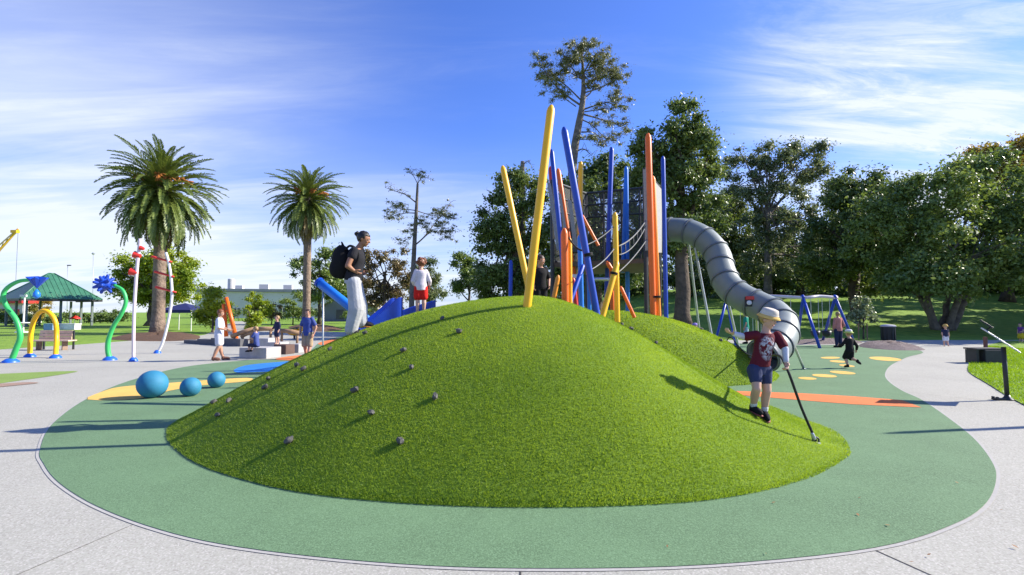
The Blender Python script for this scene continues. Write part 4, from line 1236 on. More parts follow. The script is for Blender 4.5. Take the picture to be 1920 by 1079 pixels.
person('child in purple top and yellow skirt on the far lawn at the right edge', stand(gfoot(1911, 27.0), 1.0, 100, 0.8, {'el_l': (-0.18, 0.08, 0.60), 'wr_l': (-0.16, 0.2, 0.55)}), dict(skin=SKIN3, top=cloth('purple', (0.20, 0.07, 0.25)), sleeve=0.5, bottom=cloth('yellow', (0.72, 0.52, 0.03)), leg=0.9, loose=2.0, hair=HBROWN), vox=0.013)

# ================================================================== TREES
def leafmat(name, a, b, scale=0.35, trans=0.3):
    return mat('leaf_'+name, a, 0.42, col2=b, scale=scale, island=0.5, trans=trans, spec=0.5)
L_DARK = leafmat('dark', (0.18, 0.24, 0.055), (0.065, 0.115, 0.028))
L_MID = leafmat('mid', (0.25, 0.33, 0.075), (0.10, 0.17, 0.04))
L_EUC = leafmat('eucalypt', (0.22, 0.26, 0.11), (0.1, 0.14, 0.055))
L_BRIGHT = leafmat('bright', (0.4, 0.46, 0.035), (0.15, 0.25, 0.025), trans=0.4)
L_BROWN = leafmat('russet', (0.26, 0.18, 0.08), (0.14, 0.14, 0.055))
L_PINE = leafmat('pine', (0.27, 0.28, 0.10), (0.13, 0.15, 0.055), trans=0.15)
L_AUT = leafmat('autumn', (0.46, 0.3, 0.05), (0.18, 0.2, 0.04), trans=0.4)
L_SILV = leafmat('silver', (0.32, 0.38, 0.2), (0.12, 0.17, 0.07))

def leaves(name, centres, rads, n, size, m, parent, seed, flat=0.0, aspect=0.55, origin=None):
    """leaf-sized faces scattered round clump centres"""
    g = np.random.default_rng(seed)
    centres = np.array([tuple(c) for c in centres]); rads = np.array(rads)
    if rads.ndim == 1: rads = np.stack([rads, rads, rads*0.75], 1)
    w = rads.prod(1)**(2/3); w /= w.sum()
    k = g.choice(len(centres), n, p=w)
    d = g.normal(size=(n, 3)); d /= np.linalg.norm(d, axis=1)[:, None]
    p = centres[k] + d*np.abs(g.normal(size=(n, 1))*0.62+0.25)*rads[k]
    nr = d*0.6 + g.normal(size=(n, 3))*0.7 + np.array([0, 0, 0.5+flat]); nr /= np.linalg.norm(nr, axis=1)[:, None]
    t = np.cross(nr, g.normal(size=(n, 3))); t /= np.linalg.norm(t, axis=1)[:, None]
    b = np.cross(nr, t)
    s = size*(0.6+0.8*g.random((n, 1)))
    v = np.empty((n, 4, 3))
    v[:, 0] = p - t*s; v[:, 1] = p - b*s*aspect + nr*s*0.15; v[:, 2] = p + t*s; v[:, 3] = p + b*s*aspect + nr*s*0.15
    return meshobj(name, v.reshape(-1, 3), np.arange(n*4).reshape(-1, 4), m, parent)

def clumps(blobs, per, seed, size):
    """blobs in pixels: (px, py, rpx, rpy, Y) -> clump centres and radii in metres"""
    rs = random.Random(seed)
    cs, rr = [], []
    for (px, py, rx, ry, Y) in blobs:
        c = D(px, py, Y); ax, az = rx*Y/960, ry*Y/960; ay = (ax+az)*0.5
        n = max(4, int(per*(ax*az*ay)**(1/3)))
        for i in range(n):
            a, z = rs.uniform(0, 2*math.pi), rs.uniform(-1, 1)
            q = math.sqrt(1-z*z); r = rs.uniform(0.35, 1.0)**0.5
            cs.append(c + Vector((ax*r*q*math.cos(a), ay*r*q*math.sin(a), az*r*z)))
            rr.append(size*rs.uniform(0.6, 1.35))
    return cs, rr

def limb(mb, a, b, r0, r1, rs, bend=0.12, n=6):
    a, b = Vector(a), Vector(b)
    L = (b-a).length
    off = Vector((rs.uniform(-1, 1), rs.uniform(-1, 1), rs.uniform(-0.2, 1)))*L*bend
    pts = [a.lerp(b, k/n) + off*math.sin(math.pi*k/n) for k in range(n+1)]
    mb.tube(pts, [r0+(r1-r0)*k/n for k in range(n+1)], 7, cap=False)
    return pts

def tree(label, base, Y, trunk_top, r, blobs, m, n, leaf, per=9, csize=0.7, seed=1, bark=None, cat='tree', name='tree', group='park trees', nlimb=14, multi=1, base_z=None, aspect=0.55):
    bx = (base-960)/960*Y
    b0 = Vector((bx, Y, H(bx, Y)-0.1 if base_z is None else base_z))
    root = empty(name, b0, label, cat, group)
    rs = random.Random(seed)
    cs, rr = clumps(blobs, per, seed, csize)
    mb = MB()
    tops = []
    for q in range(multi):
        t = D(*trunk_top, Y) + (Vector((math.cos(q*2.4), 0.6*math.sin(q*2.4), 0))*r*6 if multi > 1 else Vector())
        bb = b0 + (Vector((math.cos(q*2.4), math.sin(q*2.4), 0))*r*0.8 if multi > 1 else Vector())
        pts = [bb.lerp(t, k/8)+Vector((rs.uniform(-1, 1), rs.uniform(-1, 1), 0))*r*0.25 for k in range(9)]
        rr_ = [r*(1.5 if k == 0 else 1.0-0.55*k/8)*(1 if multi == 1 else 0.6) for k in range(9)]
        mb.tube(pts, rr_, 12); tops.append((pts, rr_))
    for i in range(nlimb):
        pts, rr_ = tops[i % multi]
        k = rs.randint(4, 8)
        c = cs[rs.randrange(len(cs))]
        lp = limb(mb, pts[k], c, rr_[k]*0.55, 0.03, rs)
        for q in range(2):
            c2 = min(rs.sample(cs, min(8, len(cs))), key=lambda v: (v-lp[3]).length)
            limb(mb, lp[3], c2, rr_[k]*0.3, 0.02, rs)
    mb.build('trunk', bark or BARK, root, True)
    leaves('crown', cs, rr, int(n*1.8), leaf*0.72, m, root, seed, aspect=aspect)
    return root

# --- right side: bank trees
tree('huge spreading tree with pale fluted trunk on the right bank', 1765, 36, (1775, 500), 0.42,
     [(1690,430,70,75,36),(1760,380,85,70,36),(1850,345,85,70,37),(1800,450,80,70,34),(1900,430,80,85,36),(1640,440,50,70,37),(1960,360,80,90,38),(1880,510,70,45,34),(1700,510,60,45,34),(1780,525,60,30,33)], L_MID, 50000, 0.17, 10, 0.75, 11, BARKG, nlimb=30, multi=6)
tree('dark round-crowned tree left of the huge spreading tree', 1604, 42, (1600, 440), 0.5,
     [(1590,440,75,90,42),(1640,390,70,65,43),(1560,480,55,65,42),(1650,480,60,70,41),(1610,350,40,35,43)], L_DARK, 34000, 0.19, 9, 0.85, 12, nlimb=16)
tree('autumn-tinted tree rising behind the huge spreading tree', 1890, 52, (1890, 400), 0.5,
     [(1880,300,70,40,52),(1830,330,60,40,53),(1940,300,60,50,52),(1900,360,90,60,54)], L_AUT, 22000, 0.22, 8, 0.9, 13, nlimb=12)
tree('tall loose eucalypt with bare limbs showing, right of the tube slide', 1440, 50, (1440, 380), 0.42,
     [(1400,310,45,38,50),(1450,290,48,32,50),(1510,300,42,38,50),(1390,390,50,60,51),(1470,390,55,60,49),(1530,360,35,50,51),(1430,480,60,50,50),(1500,460,45,50,52)], L_EUC, 26000, 0.17, 9, 0.75, 14, BARKG, nlimb=26)
tree('dark dense conifer behind the twin orange poles', 1275, 34, (1275, 300), 0.55,
     [(1280,225,38,32,34),(1235,270,45,40,34),(1310,270,42,45,34),(1260,340,70,60,34),(1320,370,45,70,35),(1220,360,45,60,34),(1290,440,70,55,34),(1225,450,40,45,35)], L_DARK, 40000, 0.15, 10, 0.6, 15, nlimb=20)
tree('dark leafy tree behind the net tower', 1120, 38, (1120, 400), 0.45,
     [(1100,350,60,45,38),(1150,330,60,40,39),(1070,430,60,60,38),(1150,430,70,70,38),(1190,490,60,50,37),(1090,510,70,45,38)], L_DARK, 34000, 0.17, 9, 0.75, 16, nlimb=14)
tree('broad dark tree behind the two yellow poles', 965, 40, (968, 420), 0.5,
     [(975,360,48,42,40),(940,420,50,55,40),(1000,430,50,60,40),(930,495,60,45,40),(1010,510,60,45,40),(950,545,70,30,41)], L_DARK, 34000, 0.17, 10, 0.7, 17, nlimb=16)
tree('small bright-topped tree at the left edge of the dark trees', 880, 46, (880, 510), 0.16,
     [(872,495,22,22,46),(890,525,26,22,46),(868,530,18,18,46)], L_MID, 6500, 0.15, 9, 0.5, 18, nlimb=8)
tree('shadowy tree behind the swings, right of the eucalypt', 1500, 58, (1500, 480), 0.4,
     [(1480,500,60,50,58),(1540,470,50,60,58),(1420,520,60,40,59),(1560,530,60,35,58),(1450,440,50,60,60),(1570,430,40,60,60)], L_DARK, 28000, 0.22, 8, 1.0, 19, nlimb=10)
tree('dark thick tree at the far right behind the bank', 1930, 60, (1930, 450), 0.5,
     [(1900,470,90,60,60),(1990,440,90,90,60),(1850,500,60,40,61),(1960,520,80,40,58)], L_DARK, 24000, 0.24, 8, 1.1, 20, nlimb=10)
tree('broad shaded tree filling the gap beyond the bank centre', 1690, 62, (1690, 480), 0.5,
     [(1660,490,80,50,62),(1750,490,80,50,62),(1710,440,80,50,63),(1600,530,70,30,62),(1820,530,70,25,62)], L_DARK, 24000, 0.25, 8, 1.1, 21, nlimb=10)
tree('shaded tree between the conifer and the eucalypt', 1355, 55, (1355, 480), 0.35,
     [(1340,450,50,60,55),(1370,510,60,45,55),(1310,520,50,40,56),(1385,430,40,50,55),(1345,385,35,40,56)], L_DARK, 22000, 0.2, 8, 0.9, 22, nlimb=10)
tree('low shaded tree seen under the net tower', 1190, 60, (1190, 520), 0.3, [(1150,530,80,35,60),(1230,530,80,35,60),(1050,540,70,30,60)], L_DARK, 16000, 0.24, 8, 1.0, 23, nlimb=8)

for px_, lab, sd in ((1060, 'distant shaded tree far behind the net tower', 84), (1230, 'distant shaded tree far behind the tube slide mouth', 85), (1400, 'distant shaded tree far behind the tube slide bend', 86), (1560, 'distant shaded tree far behind the swings', 87), (1730, 'distant shaded tree far behind the huge spreading tree', 88)):
    tree(lab, px_, 84, (px_, 500), 0.4, [(px_-50,505,60,42,84),(px_+40,500,70,48,84),(px_,535,100,30,82)], L_DARK, 8000, 0.36, 7, 1.3, sd, nlimb=6)
# --- trees just beyond the right edge of the view; they shade the bank
for lab, px_, Y_, sd in (('leafy park tree just beyond the right edge, nearest the path', 2130, 31, 24), ('leafy park tree just beyond the right edge, second from the path', 2110, 37, 25), ('leafy park tree just beyond the right edge, third from the path', 2090, 44, 26),
                         ('leafy park tree just beyond the right edge, fourth from the path', 2080, 52, 27), ('leafy park tree just beyond the right edge, at the back of the bank', 2080, 61, 28)):
    tree(lab, px_, Y_, (px_, 460), 0.4, [(px_,400,110,100,Y_),(px_-60,470,80,60,Y_),(px_+70,450,80,80,Y_)], L_MID, 6500, 0.42, 7, 1.1, sd, nlimb=8)

# --- left side
tree('round bright green tree behind the big palm', 285, 58, (290, 520), 0.45,
     [(265,515,42,38,58),(320,490,40,32,58),(300,540,55,38,58),(350,530,32,40,58),(245,550,28,25,58)], L_BRIGHT, 26000, 0.2, 10, 0.75, 31, nlimb=14)
tree('loose green tree behind the small palm', 600, 66, (600, 500), 0.25,
     [(570,505,28,28,66),(620,495,32,28,66),(600,535,50,28,66),(640,540,24,24,66)], L_MID, 10000, 0.2, 8, 0.7, 32, nlimb=14)
tree('russet sparse-leaved tree between the woman and the red-shorts child', 720, 50, (722, 510), 0.2,
     [(700,490,24,22,50),(740,485,28,22,50),(720,520,44,30,50),(690,545,26,22,50),(760,540,30,28,50),(735,565,45,16,50)], L_BROWN, 8000, 0.17, 8, 0.6, 33, nlimb=22)
tree('pale green tree right of the sparse pine', 805, 55, (805, 530), 0.15, [(805,510,24,30,55),(820,545,22,26,55),(790,548,22,20,55)], L_EUC, 5500, 0.16, 8, 0.55, 34, nlimb=10)
for (bx, Y, bl, lab, mm, nn) in (
    (400, 40, [(400,565,26,22,40),(392,592,24,22,40),(415,585,18,20,40)], 'rounded bright shrub left of the orange play frame', L_BRIGHT, 7000),
    (478, 62, [(478,566,22,18,62),(490,580,24,16,62)], 'round yellow-green shrub before the white warehouse', L_BRIGHT, 4500),
    (550, 62, [(548,568,20,18,62),(560,582,26,16,62)], 'dark green shrub left of the small palm trunk', L_MID, 4500),
    (70, 68, [(72,575,20,14,68),(62,588,16,12,68)], 'golden shrub under the green pavilion roof', L_AUT, 3000),
    (30, 60, [(22,597,28,12,60),(50,600,20,10,60)], 'dark shrub at the left end of the pavilion', L_MID, 3500),
    (205, 80, [(196,594,16,12,80),(220,592,16,13,80),(180,600,16,7,80)], 'dark shrub beyond the pavilion right corner', L_DARK, 3500),
    (510, 66, [(512,583,16,14,66)], 'brownish shrub between two shrubs at the warehouse', L_BROWN, 2000),
    (690, 70, [(690,590,50,14,70),(750,588,50,14,70)], 'low hedge line behind the blue slides', L_MID, 5000)):
    tree(lab, bx, Y, (bx, bl[0][1]+8), 0.09, bl, mm, nn, 0.14, 12, 0.4, int(bx), nlimb=6, cat='shrub', name='shrub', group='shrubs and low plants')
tree('staked sapling with pale leaves in front of the bank', 1617, 30, (1618, 575), 0.05, [(1615,565,16,14,30),(1622,590,18,20,30),(1606,600,12,14,30)], L_SILV, 1500, 0.10, 12, 0.28, 41, nlimb=8, group='saplings')
tree('bright young sapling beside the toddlers', 476, 26, (476, 590), 0.04, [(474,582,14,16,26),(480,600,10,10,26),(470,607,8,9,26)], L_BRIGHT, 1300, 0.10, 12, 0.24, 42, nlimb=6, group='saplings')

# low hedge along the far end of the lawn at left
def hedge(label, a, b, Y, h, m, n, seed):
    p, q = D(*a, Y), D(*b, Y)
    rs = random.Random(seed)
    k = int((q-p).length/0.8)
    root = empty('hedge', (p.x, Y, 0), label, 'hedge', 'hedges at the lawn edge')
    cs = [Vector((p.x+(q.x-p.x)*(i+rs.random())/k, Y+rs.uniform(-0.6, 0.6), h*rs.uniform(0.3, 0.75))) for i in range(k)]
    leaves('foliage', cs, [h*rs.uniform(0.35, 0.55) for _ in cs], n, 0.14, m, root, seed)
    mb = MB()
    for c in cs[::3]: limb(mb, (c.x, c.y, 0), c, 0.05, 0.02, rs)
    mb.build('stems', BARK, root, True)
hedge('long dark clipped hedge behind the pavilion', (-80, 605), (235, 605), 72, 1.5, L_DARK, 9000, 51)
hedge('dark hedge at the foot of the white warehouse', (395, 592), (690, 592), 90, 2.2, L_DARK, 9000, 52)
hedge('far hedge line under the sparse pine', (650, 590), (930, 590), 100, 2.4, L_DARK, 8000, 53)

# --- sparse pines with drawn limbs
def drawn_tree(label, Y, trunk, radii, branches, m, nleaf, leaf, csize, seed, bark=BARKG, base_px=None, name='pine_tree'):
    p = [D(x, y, Y) for x, y in trunk]
    b0 = Vector((p[0].x, Y, H(p[0].x, Y)-0.1))
    root = empty(name, b0, label, 'tree', 'park trees')
    rs = random.Random(seed)
    path = crom([b0]+p, 5)
    rad = list(np.interp(np.linspace(0, 1, len(path)), np.linspace(0, 1, len(radii)), radii))
    mb = MB().tube(path, rad, 10)
    cs, rr = [], []
    for br in branches:
        (x0, y0), rest, r, cl = br[0], br[1], br[2], br[3]
        pts = [D(x0, y0, Y)]
        dy = rs.uniform(-1, 1)
        for i, (x, y) in enumerate(rest): pts.append(D(x, y, Y+dy*(i+1)*0.9))
        pp_ = crom(pts, 5)
        r *= 0.62
        mb.tube(pp_, [r*(1-0.8*i/(len(pp_)-1)) for i in range(len(pp_))], 7)
        for i in range(len(pp_)):
            if i < len(pp_)*0.35: continue
            for q in range(2):
                e = pp_[i] + Vector((rs.uniform(-1, 1), rs.uniform(-1, 1), rs.uniform(-0.5, 0.9)))*csize*1.6
                mb.tube([pp_[i], pp_[i].lerp(e, 0.6)+Vector((0, 0, 0.1)), e], [r*0.3, r*0.2, 0.015], 5)
                if rs.random() < cl: cs.append(e); rr.append((csize*rs.uniform(0.7, 1.3), csize*rs.uniform(0.7, 1.3), csize*0.45))
    mb.build('trunk', bark, root, True)
    if cs: leaves('crown', cs, rr, nleaf, leaf, m, root, seed, aspect=0.22)
    return root
drawn_tree('tall open-crowned pine towering above the net tower', 44, [(1068,420),(1075,300),(1084,240),(1092,195),(1094,150),(1090,85)], [0.45,0.40,0.36,0.31,0.25,0.17,0.06],
    [((1092,200),[(1070,185),(1045,165),(1022,135),(1010,118)],0.16,1),((1091,190),[(1060,160),(1030,140),(1015,150)],0.12,1),((1080,200),[(1050,180),(1025,172)],0.08,0.8),
     ((1094,150),[(1070,125),(1060,105)],0.12,1),((1093,140),[(1110,110),(1125,95)],0.12,1),((1092,120),[(1085,95),(1078,88)],0.1,1),((1093,110),[(1105,90),(1100,78)],0.1,1),((1094,160),[(1130,140),(1150,128)],0.13,1),
     ((1094,175),[(1125,165),(1155,150),(1165,148)],0.12,1),((1094,170),[(1115,150),(1140,110)],0.11,1),((1093,150),[(1075,140),(1058,132)],0.1,1),((1094,185),[(1110,170),(1120,130)],0.12,1),
     ((1096,205),[(1125,195),(1150,190),(1172,180)],0.12,0.8),((1096,210),[(1130,205),(1165,200)],0.09,0.6),((1095,215),[(1120,222),(1150,232),(1180,245)],0.14,0.9),((1092,225),[(1110,235),(1140,262),(1165,258)],0.10,0.7),
     ((1090,248),[(1115,250),(1140,275)],0.11,0.35),((1080,285),[(1095,280),(1112,295)],0.12,0.0),((1085,262),[(1110,262),(1125,262)],0.06,0.4),((1093,135),[(1110,130),(1130,120),(1148,140)],0.1,1),((1092,110),[(1075,112),(1068,120)],0.08,1)],
    L_PINE, 20000, 0.13, 0.52, 61)
drawn_tree('slim half-bare pine behind the child in red shorts', 42, [(772,560),(775,500),(778,440),(781,390),(783,345)], [0.25,0.22,0.20,0.17,0.14,0.09],
    [((780,380),[(760,365),(745,360),(722,352)],0.10,0.15),((783,345),[(775,330),(768,325)],0.06,0.25),((783,345),[(792,332),(802,335)],0.06,0.25),((783,348),[(785,330),(788,322)],0.05,0.25),
     ((779,400),[(760,400),(740,405),(726,408)],0.08,1),((779,395),[(755,392),(735,390)],0.07,0.9),((778,430),[(765,430),(755,434)],0.05,0.8),((777,440),[(762,450),(755,455)],0.04,0.4),
     ((780,395),[(795,400),(815,405),(835,395)],0.08,0.9),((776,462),[(795,445),(815,420),(835,395),(845,380)],0.11,0.75),((790,450),[(810,435),(830,440),(845,450)],0.07,1),((805,432),[(825,428),(840,428)],0.05,0.9),((815,415),[(830,405),(848,410)],0.05,0.9),((780,405),[(790,420),(800,428)],0.05,0.8)],
    L_PINE, 5200, 0.11, 0.36, 62)
drawn_tree('bare dead trunk poking above the broad dark tree', 42, [(980,500),(979,400),(979,330),(980,303)], [0.3,0.28,0.26,0.22,0.16], [((981,310),[(990,303),(1000,318)],0.07,0.0)], L_PINE, 10, 0.1, 0.2, 63, name='dead_tree')

# --- palms
PALMBARK = mat('palm_bark', (0.30, 0.22, 0.16), 0.95, vary=0.5, scale=4, bump=1.0, bscale=7, bdist=0.08)
FROND = leafmat('palm_frond', (0.22, 0.27, 0.06), (0.09, 0.14, 0.03), 0.6, 0.25)
FRONDD = leafmat('palm_dead', (0.36, 0.27, 0.11), (0.17, 0.13, 0.05), 0.6, 0.2)
DATES = mat('date_stalks', (0.55, 0.20, 0.04), 0.7, vary=0.5, scale=6)
def frond_mesh(seed, L, droop, m, nl=54):
    """one arching feather leaf along +X from the origin"""
    rs = random.Random(seed)
    v, f = [], []
    mb = MB()
    pts, ang = [], []
    x = z = 0.0; a = 0.0
    N = 16
    for k in range(N+1):
        pts.append(Vector((x, 0, z)))
        a = -droop*(k/N)**1.4
        x += L/N*math.cos(a); z += L/N*math.sin(a)
    mb.tube(pts, [0.05*(1-0.85*k/N) for k in range(N+1)], 5)
    for k in range(nl):
        t = 0.10+0.9*k/nl
        i = min(N-1, int(t*N)); p = pts[i].lerp(pts[i+1], t*N-i)
        d = (pts[i+1]-pts[i]).normalized()
        up = Vector((-d.z, 0, d.x))
        ln = 0.46*(math.sin(math.pi*min(1, t*0.86+0.12)))**0.6*(L/4.2)
        for s in (-1, 1):
            q = (d*rs.uniform(0.65, 0.95)+Vector((0, s, 0))*0.8+up*rs.uniform(0.05, 0.5)).normalized()
            w = 0.062
            e = p+q*ln*rs.uniform(0.8, 1.1)
            mid = p+q*ln*0.5
            b_ = d*w
            mb.add([p-b_, mid+b_*1.0, e, mid-b_*1.0], [(0, 1, 2, 3)])
    me = bpy.data.meshes.new('frond'); me.from_pydata([tuple(a) for a in mb.v], [], mb.f); me.materials.append(m)
    return me
def palm(label, px, Y, crown_px, L, r, seed, nf=120):
    bx = (px-960)/960*Y
    b0 = Vector((bx, Y, 0))
    root = empty('palm_tree', b0, label, 'palm tree', 'palms on the lawn')
    c = D(*crown_px, Y)
    rs = random.Random(seed)
    pts = [b0.lerp(c, k/14) for k in range(15)]
    MB().tube(pts, [r*(1.45 if k == 0 else 1.15 if k == 1 else 1.0 if k < 12 else 1.3) for k in range(15)], 18).build('trunk', PALMBARK, root, True)
    mb = MB()                                             # old leaf bases under the crown
    for k in range(70):
        a = k*2.4; z = c.z-2.2*rs.random()
        d = Vector((math.cos(a), math.sin(a), 0.6))
        p0 = Vector((c.x, c.y, z))+d*r*0.8
        mb.cone(p0, 0.09, p0+d*0.35, 0.04, 6)
    mb.build('leaf_bases', PALMBARK, root, True)
    ms = [frond_mesh(seed*10+i, L, 0.75+0.2*i, FROND) for i in range(4)]
    dead = [frond_mesh(seed*10+7+i, L*0.85, 0.8, FRONDD, 34) for i in range(2)]
    for k in range(nf):
        t = k/nf
        el = 88 - 164*t**0.74 + rs.uniform(-7, 7)              # from upright to hanging
        az = k*137.5+rs.uniform(-12, 12)
        me = dead[k % 2] if t > 0.80 else ms[min(3, int(abs(1-t*1.3)*0+rs.random()*4))]
        o = bpy.data.objects.new('frond', me)
        C.objects.link(o)
        o.location = c + Vector((0, 0, -0.9*t))
        o.rotation_euler = (Matrix.Rotation(R(az), 3, 'Z') @ Matrix.Rotation(-R(el), 3, 'Y')).to_euler()
        s = rs.uniform(0.86, 1.08)*(0.85 if t < 0.1 else 1)
        o.scale = (s, s, s)
        place(o, root)
    for k in range(14):
        a = rs.uniform(0, 6.28); d = Vector((math.cos(a), math.sin(a), 0.35))
        mb = MB()
        e = c+d*L*0.36
        mb.tube([c, c.lerp(e, 0.6)+Vector((0, 0, 0.15)), e], 0.05, 5)
        for q in range(16):
            mb.tube([e, e+Vector((rs.uniform(-.4, .4), rs.uniform(-.4, .4), rs.uniform(-0.55, 0.1)))], 0.03, 4)
        mb.build('fruit_stalk', DATES, root, True)
palm('big date palm with stout pale trunk on the left lawn', 298, 36, (304, 350), 4.15, 0.40, 71, 230)
palm('smaller slimmer date palm left of the woman', 575, 55, (578, 370), 4.7, 0.40, 72, 190)

# ================================================================== THINGS AROUND
BLUF = mat('foot_blue', (0.02, 0.13, 0.60), 0.4, vary=0.1)
def flange(p, r, root):
    MB().lathe(p, [(r, 0.0), (r*0.95, 0.05), (r*0.55, 0.12), (r*0.4, 0.13)], 20).build('foot_cover', BLUF, root, True, auto=40)

# ---- splash pad
def splash_stem(label, base, pts, r, Y=None, m=GRN):
    b = G(*base); Y = b.y
    root = empty('spray_flower', b, label, 'spray feature', 'water play features')
    path = crom([b]+[D(x, y, Y) for x, y in pts], 6)
    MB().tube(path, [r*(1-0.35*i/(len(path)-1)) for i in range(len(path))], 14).build('stem', m, root, True)
    flange(b, r*2.6, root)
    return root, Y
r_, Y_ = splash_stem('green curved spray stem with a drooping blue bell flower, leftmost', (20, 680), [(30,655),(38,630),(30,600),(12,575),(6,555),(14,540),(35,528),(60,525)], 0.085)
fc = D(70, 524, Y_)
hd_ = MB()
for k in range(6):                                          # six-petalled bell
    a = 2*math.pi*k/6
    t1, t2 = a-0.5, a+0.5
    q = [fc+Vector((0, 0, -0.30)), fc+Vector((0.20*math.cos(t1), 0.20*math.sin(t1), -0.02)), fc+Vector((0.30*math.cos(a), 0.30*math.sin(a), 0.06)), fc+Vector((0.20*math.cos(t2), 0.20*math.sin(t2), -0.02)), fc+Vector((0, 0, 0.10))]
    MB().add(q, [(0, 1, 4), (1, 2, 4), (2, 3, 4), (3, 0, 4), (0, 3, 2, 1)]).build('petal', BLU, r_)
MB().lathe(fc+Vector((0, 0, -0.62)), [(0.02, 0), (0.10, 0.08), (0.09, 0.18), (0.02, 0.30)], 14).build('water_drop', BLU2, r_, True)
o = MB().tube(crom([D(6, 562, Y_), D(-6, 568, Y_), D(-14, 560, Y_)], 5), 0.05, 10).build('side_shoot', GRN, r_, True)
r_, Y_ = splash_stem('green curved spray stem with a spiky blue flower head, right of the yellow arch', (206, 676), [(202,655),(204,635),(214,610),(228,588),(236,565),(230,545),(214,535)], 0.08)
fc = D(196, 533, Y_)
mb = MB().ell(fc, 0.20, None, 16, 12)
mb.build('flower_core', BLU, r_, True)
for k in range(18):
    z = 1-2*(k+0.5)/18; a = k*2.4
    d = Vector((math.sqrt(1-z*z)*math.cos(a), math.sqrt(1-z*z)*math.sin(a), z))
    MB().cone(fc+d*0.15, 0.075, fc+d*0.30, 0.045, 8).build('flower_spike', BLU, r_, True)
ar = empty('water_arch', G(82, 670), 'yellow hoop arch of the splash pad with blue feet', 'arch', 'water play features')
a0, a1 = G(56, 670), G(104, 672); Ya = a0.y
apath = crom([a0, D(57, 635, Ya), D(62, 605, Ya), D(72, 588, Ya), D(82, 583, Ya), D(94, 588, Ya), D(104, 605, Ya), D(106, 635, Ya), a1], 6)
MB().tube(apath, 0.075, 16).build('hoop', YEL, ar, True)
flange(a0, 0.18, ar); flange(a1, 0.18, ar)
PINK = mat('pole_pinkwhite', (0.74, 0.64, 0.66), 0.4, vary=0.15, scale=2)
def dump_pole(label, base, pts, r, bits, kind):
    b = G(*base); Y = b.y
    root = empty('splash_pole', b, label, 'spray feature', 'water play features')
    path = crom([b]+[D(x, y, Y) for x, y in pts], 6)
    MB().tube(path, r, 14).build('post', PINK if kind == 'bucket' else WHT, root, True)
    flange(b, r*2.6, root)
    for (x, y, s) in bits:
        p = D(x, y, Y)
        if kind == 'bucket':
            MB().lathe(p, [(0.10*s, -0.17*s), (0.13*s, -0.1*s), (0.19*s, 0.15*s), (0.17*s, 0.15*s), (0.10*s, -0.12*s)], 18, Vector((-0.9, -0.2, 0.3))).build('dump_bucket', RED, root, True, auto=40)
        else:
            MB().tube([p+Vector((-0.42*s, 0, 0.12*s)), p+Vector((0.42*s, 0, -0.10*s))], [0.05, 0.035], 10).build('dump_arm', RED, root, True)
            MB().ell(p+Vector((-0.30*s, -0.02, 0.10*s)), (0.14*s, 0.05, 0.045), (Vector((0.96, 0, -0.26)), Vector((0, 1, 0)), Vector((0.26, 0, 0.96)))).build('dump_cup', RED, root, True)
dump_pole('pinkish white splash pole with red dump buckets', (250, 678), [(251,600),(254,540),(258,490),(263,448)], 0.05, [(257,479,0.62),(251,511,0.68),(266,466,0.4)], 'bucket')
dump_pole('bent white splash pole with three red dumping arms beside the big palm', (295, 663), [(306,640),(316,600),(322,560),(321,525),(316,492),(311,474)], 0.05, [(303,487,0.95),(308,515,0.9),(311,544,0.95)], 'arm')

# ---- timber bench on the left lawn
WOOD = mat('bench_timber', (0.72, 0.50, 0.36), 0.7, vary=0.3, scale=4, bump=0.3)
bb = G(95, 657); s_ = bb.y/960
LEGW = mat('bench_leg', (0.25, 0.17, 0.12), 0.7)
bn = empty('park_bench', bb, 'pale timber bench on the lawn behind the yellow arch', 'bench')
for k in range(3): MB().box(bb+Vector((-0.1, 0.32+0.02*k, 0.48+0.135*k)), (62*s_, 0.04, 0.125)).build('backrest_slat', WOOD, bn, bevel=0.008)
for k in range(3): MB().box(bb+Vector((0.1, -0.15+0.15*k, 0.40)), (72*s_, 0.14, 0.05)).build('seat_slat', WOOD, bn, bevel=0.008)
for s in (-1, 1):
    MB().box(bb+Vector((s*24*s_, 0.05, 0.19)), (0.05, 0.26, 0.37)).build('leg', LEGW, bn, bevel=0.01)
    MB().box(bb+Vector((s*28*s_, 0.37, 0.40)), (0.06, 0.05, 0.8)).build('back_support', DARK, bn)

# ---- pavilion
PV = 58.0
def pv(px, py): return D(px, py, PV)
pc = Vector((-52.95, 58.75, 0))
pav = empty('pavilion', pc, 'open-sided pavilion with green hipped metal roof on the left', 'pavilion')
ROOF = mat('roof_green', (0.05, 0.18, 0.105), 0.45, vary=0.25, scale=1.2, bump=0.1)
hw, ez, az_ = 3.6, 3.05, 6.0
k_ = 2.1
ridge = 0.25
def roof_pts(ex, ez0):
    return [pc+Vector((-hw-ex, -hw-ex, ez0)), pc+Vector((hw+ex, -hw-ex, ez0)), pc+Vector((hw+ex, hw+ex, ez0)), pc+Vector((-hw-ex, hw+ex, ez0))]
e_ = roof_pts(0, ez)
ra, rb = pc+Vector((-ridge, 0, az_)), pc+Vector((ridge, 0, az_))
rf = MB().add(e_+[ra, rb]+[p-Vector((0, 0, 0.10)) for p in e_], [(0, 1, 5, 4), (1, 2, 5), (2, 3, 4, 5), (3, 0, 4), (0, 6, 7, 1), (1, 7, 8, 2), (2, 8, 9, 3), (3, 9, 6, 0), (9, 8, 7, 6)]).build('roof', ROOF, pav)
def seam(a, b, r=0.05): MB().tube([a, b], r, 6).build('roof_hip', ROOF, rf, True)
for a, b in ((e_[0], ra), (e_[1], rb), (e_[2], rb), (e_[3], ra), (ra, rb)): seam(a, b, 0.08)
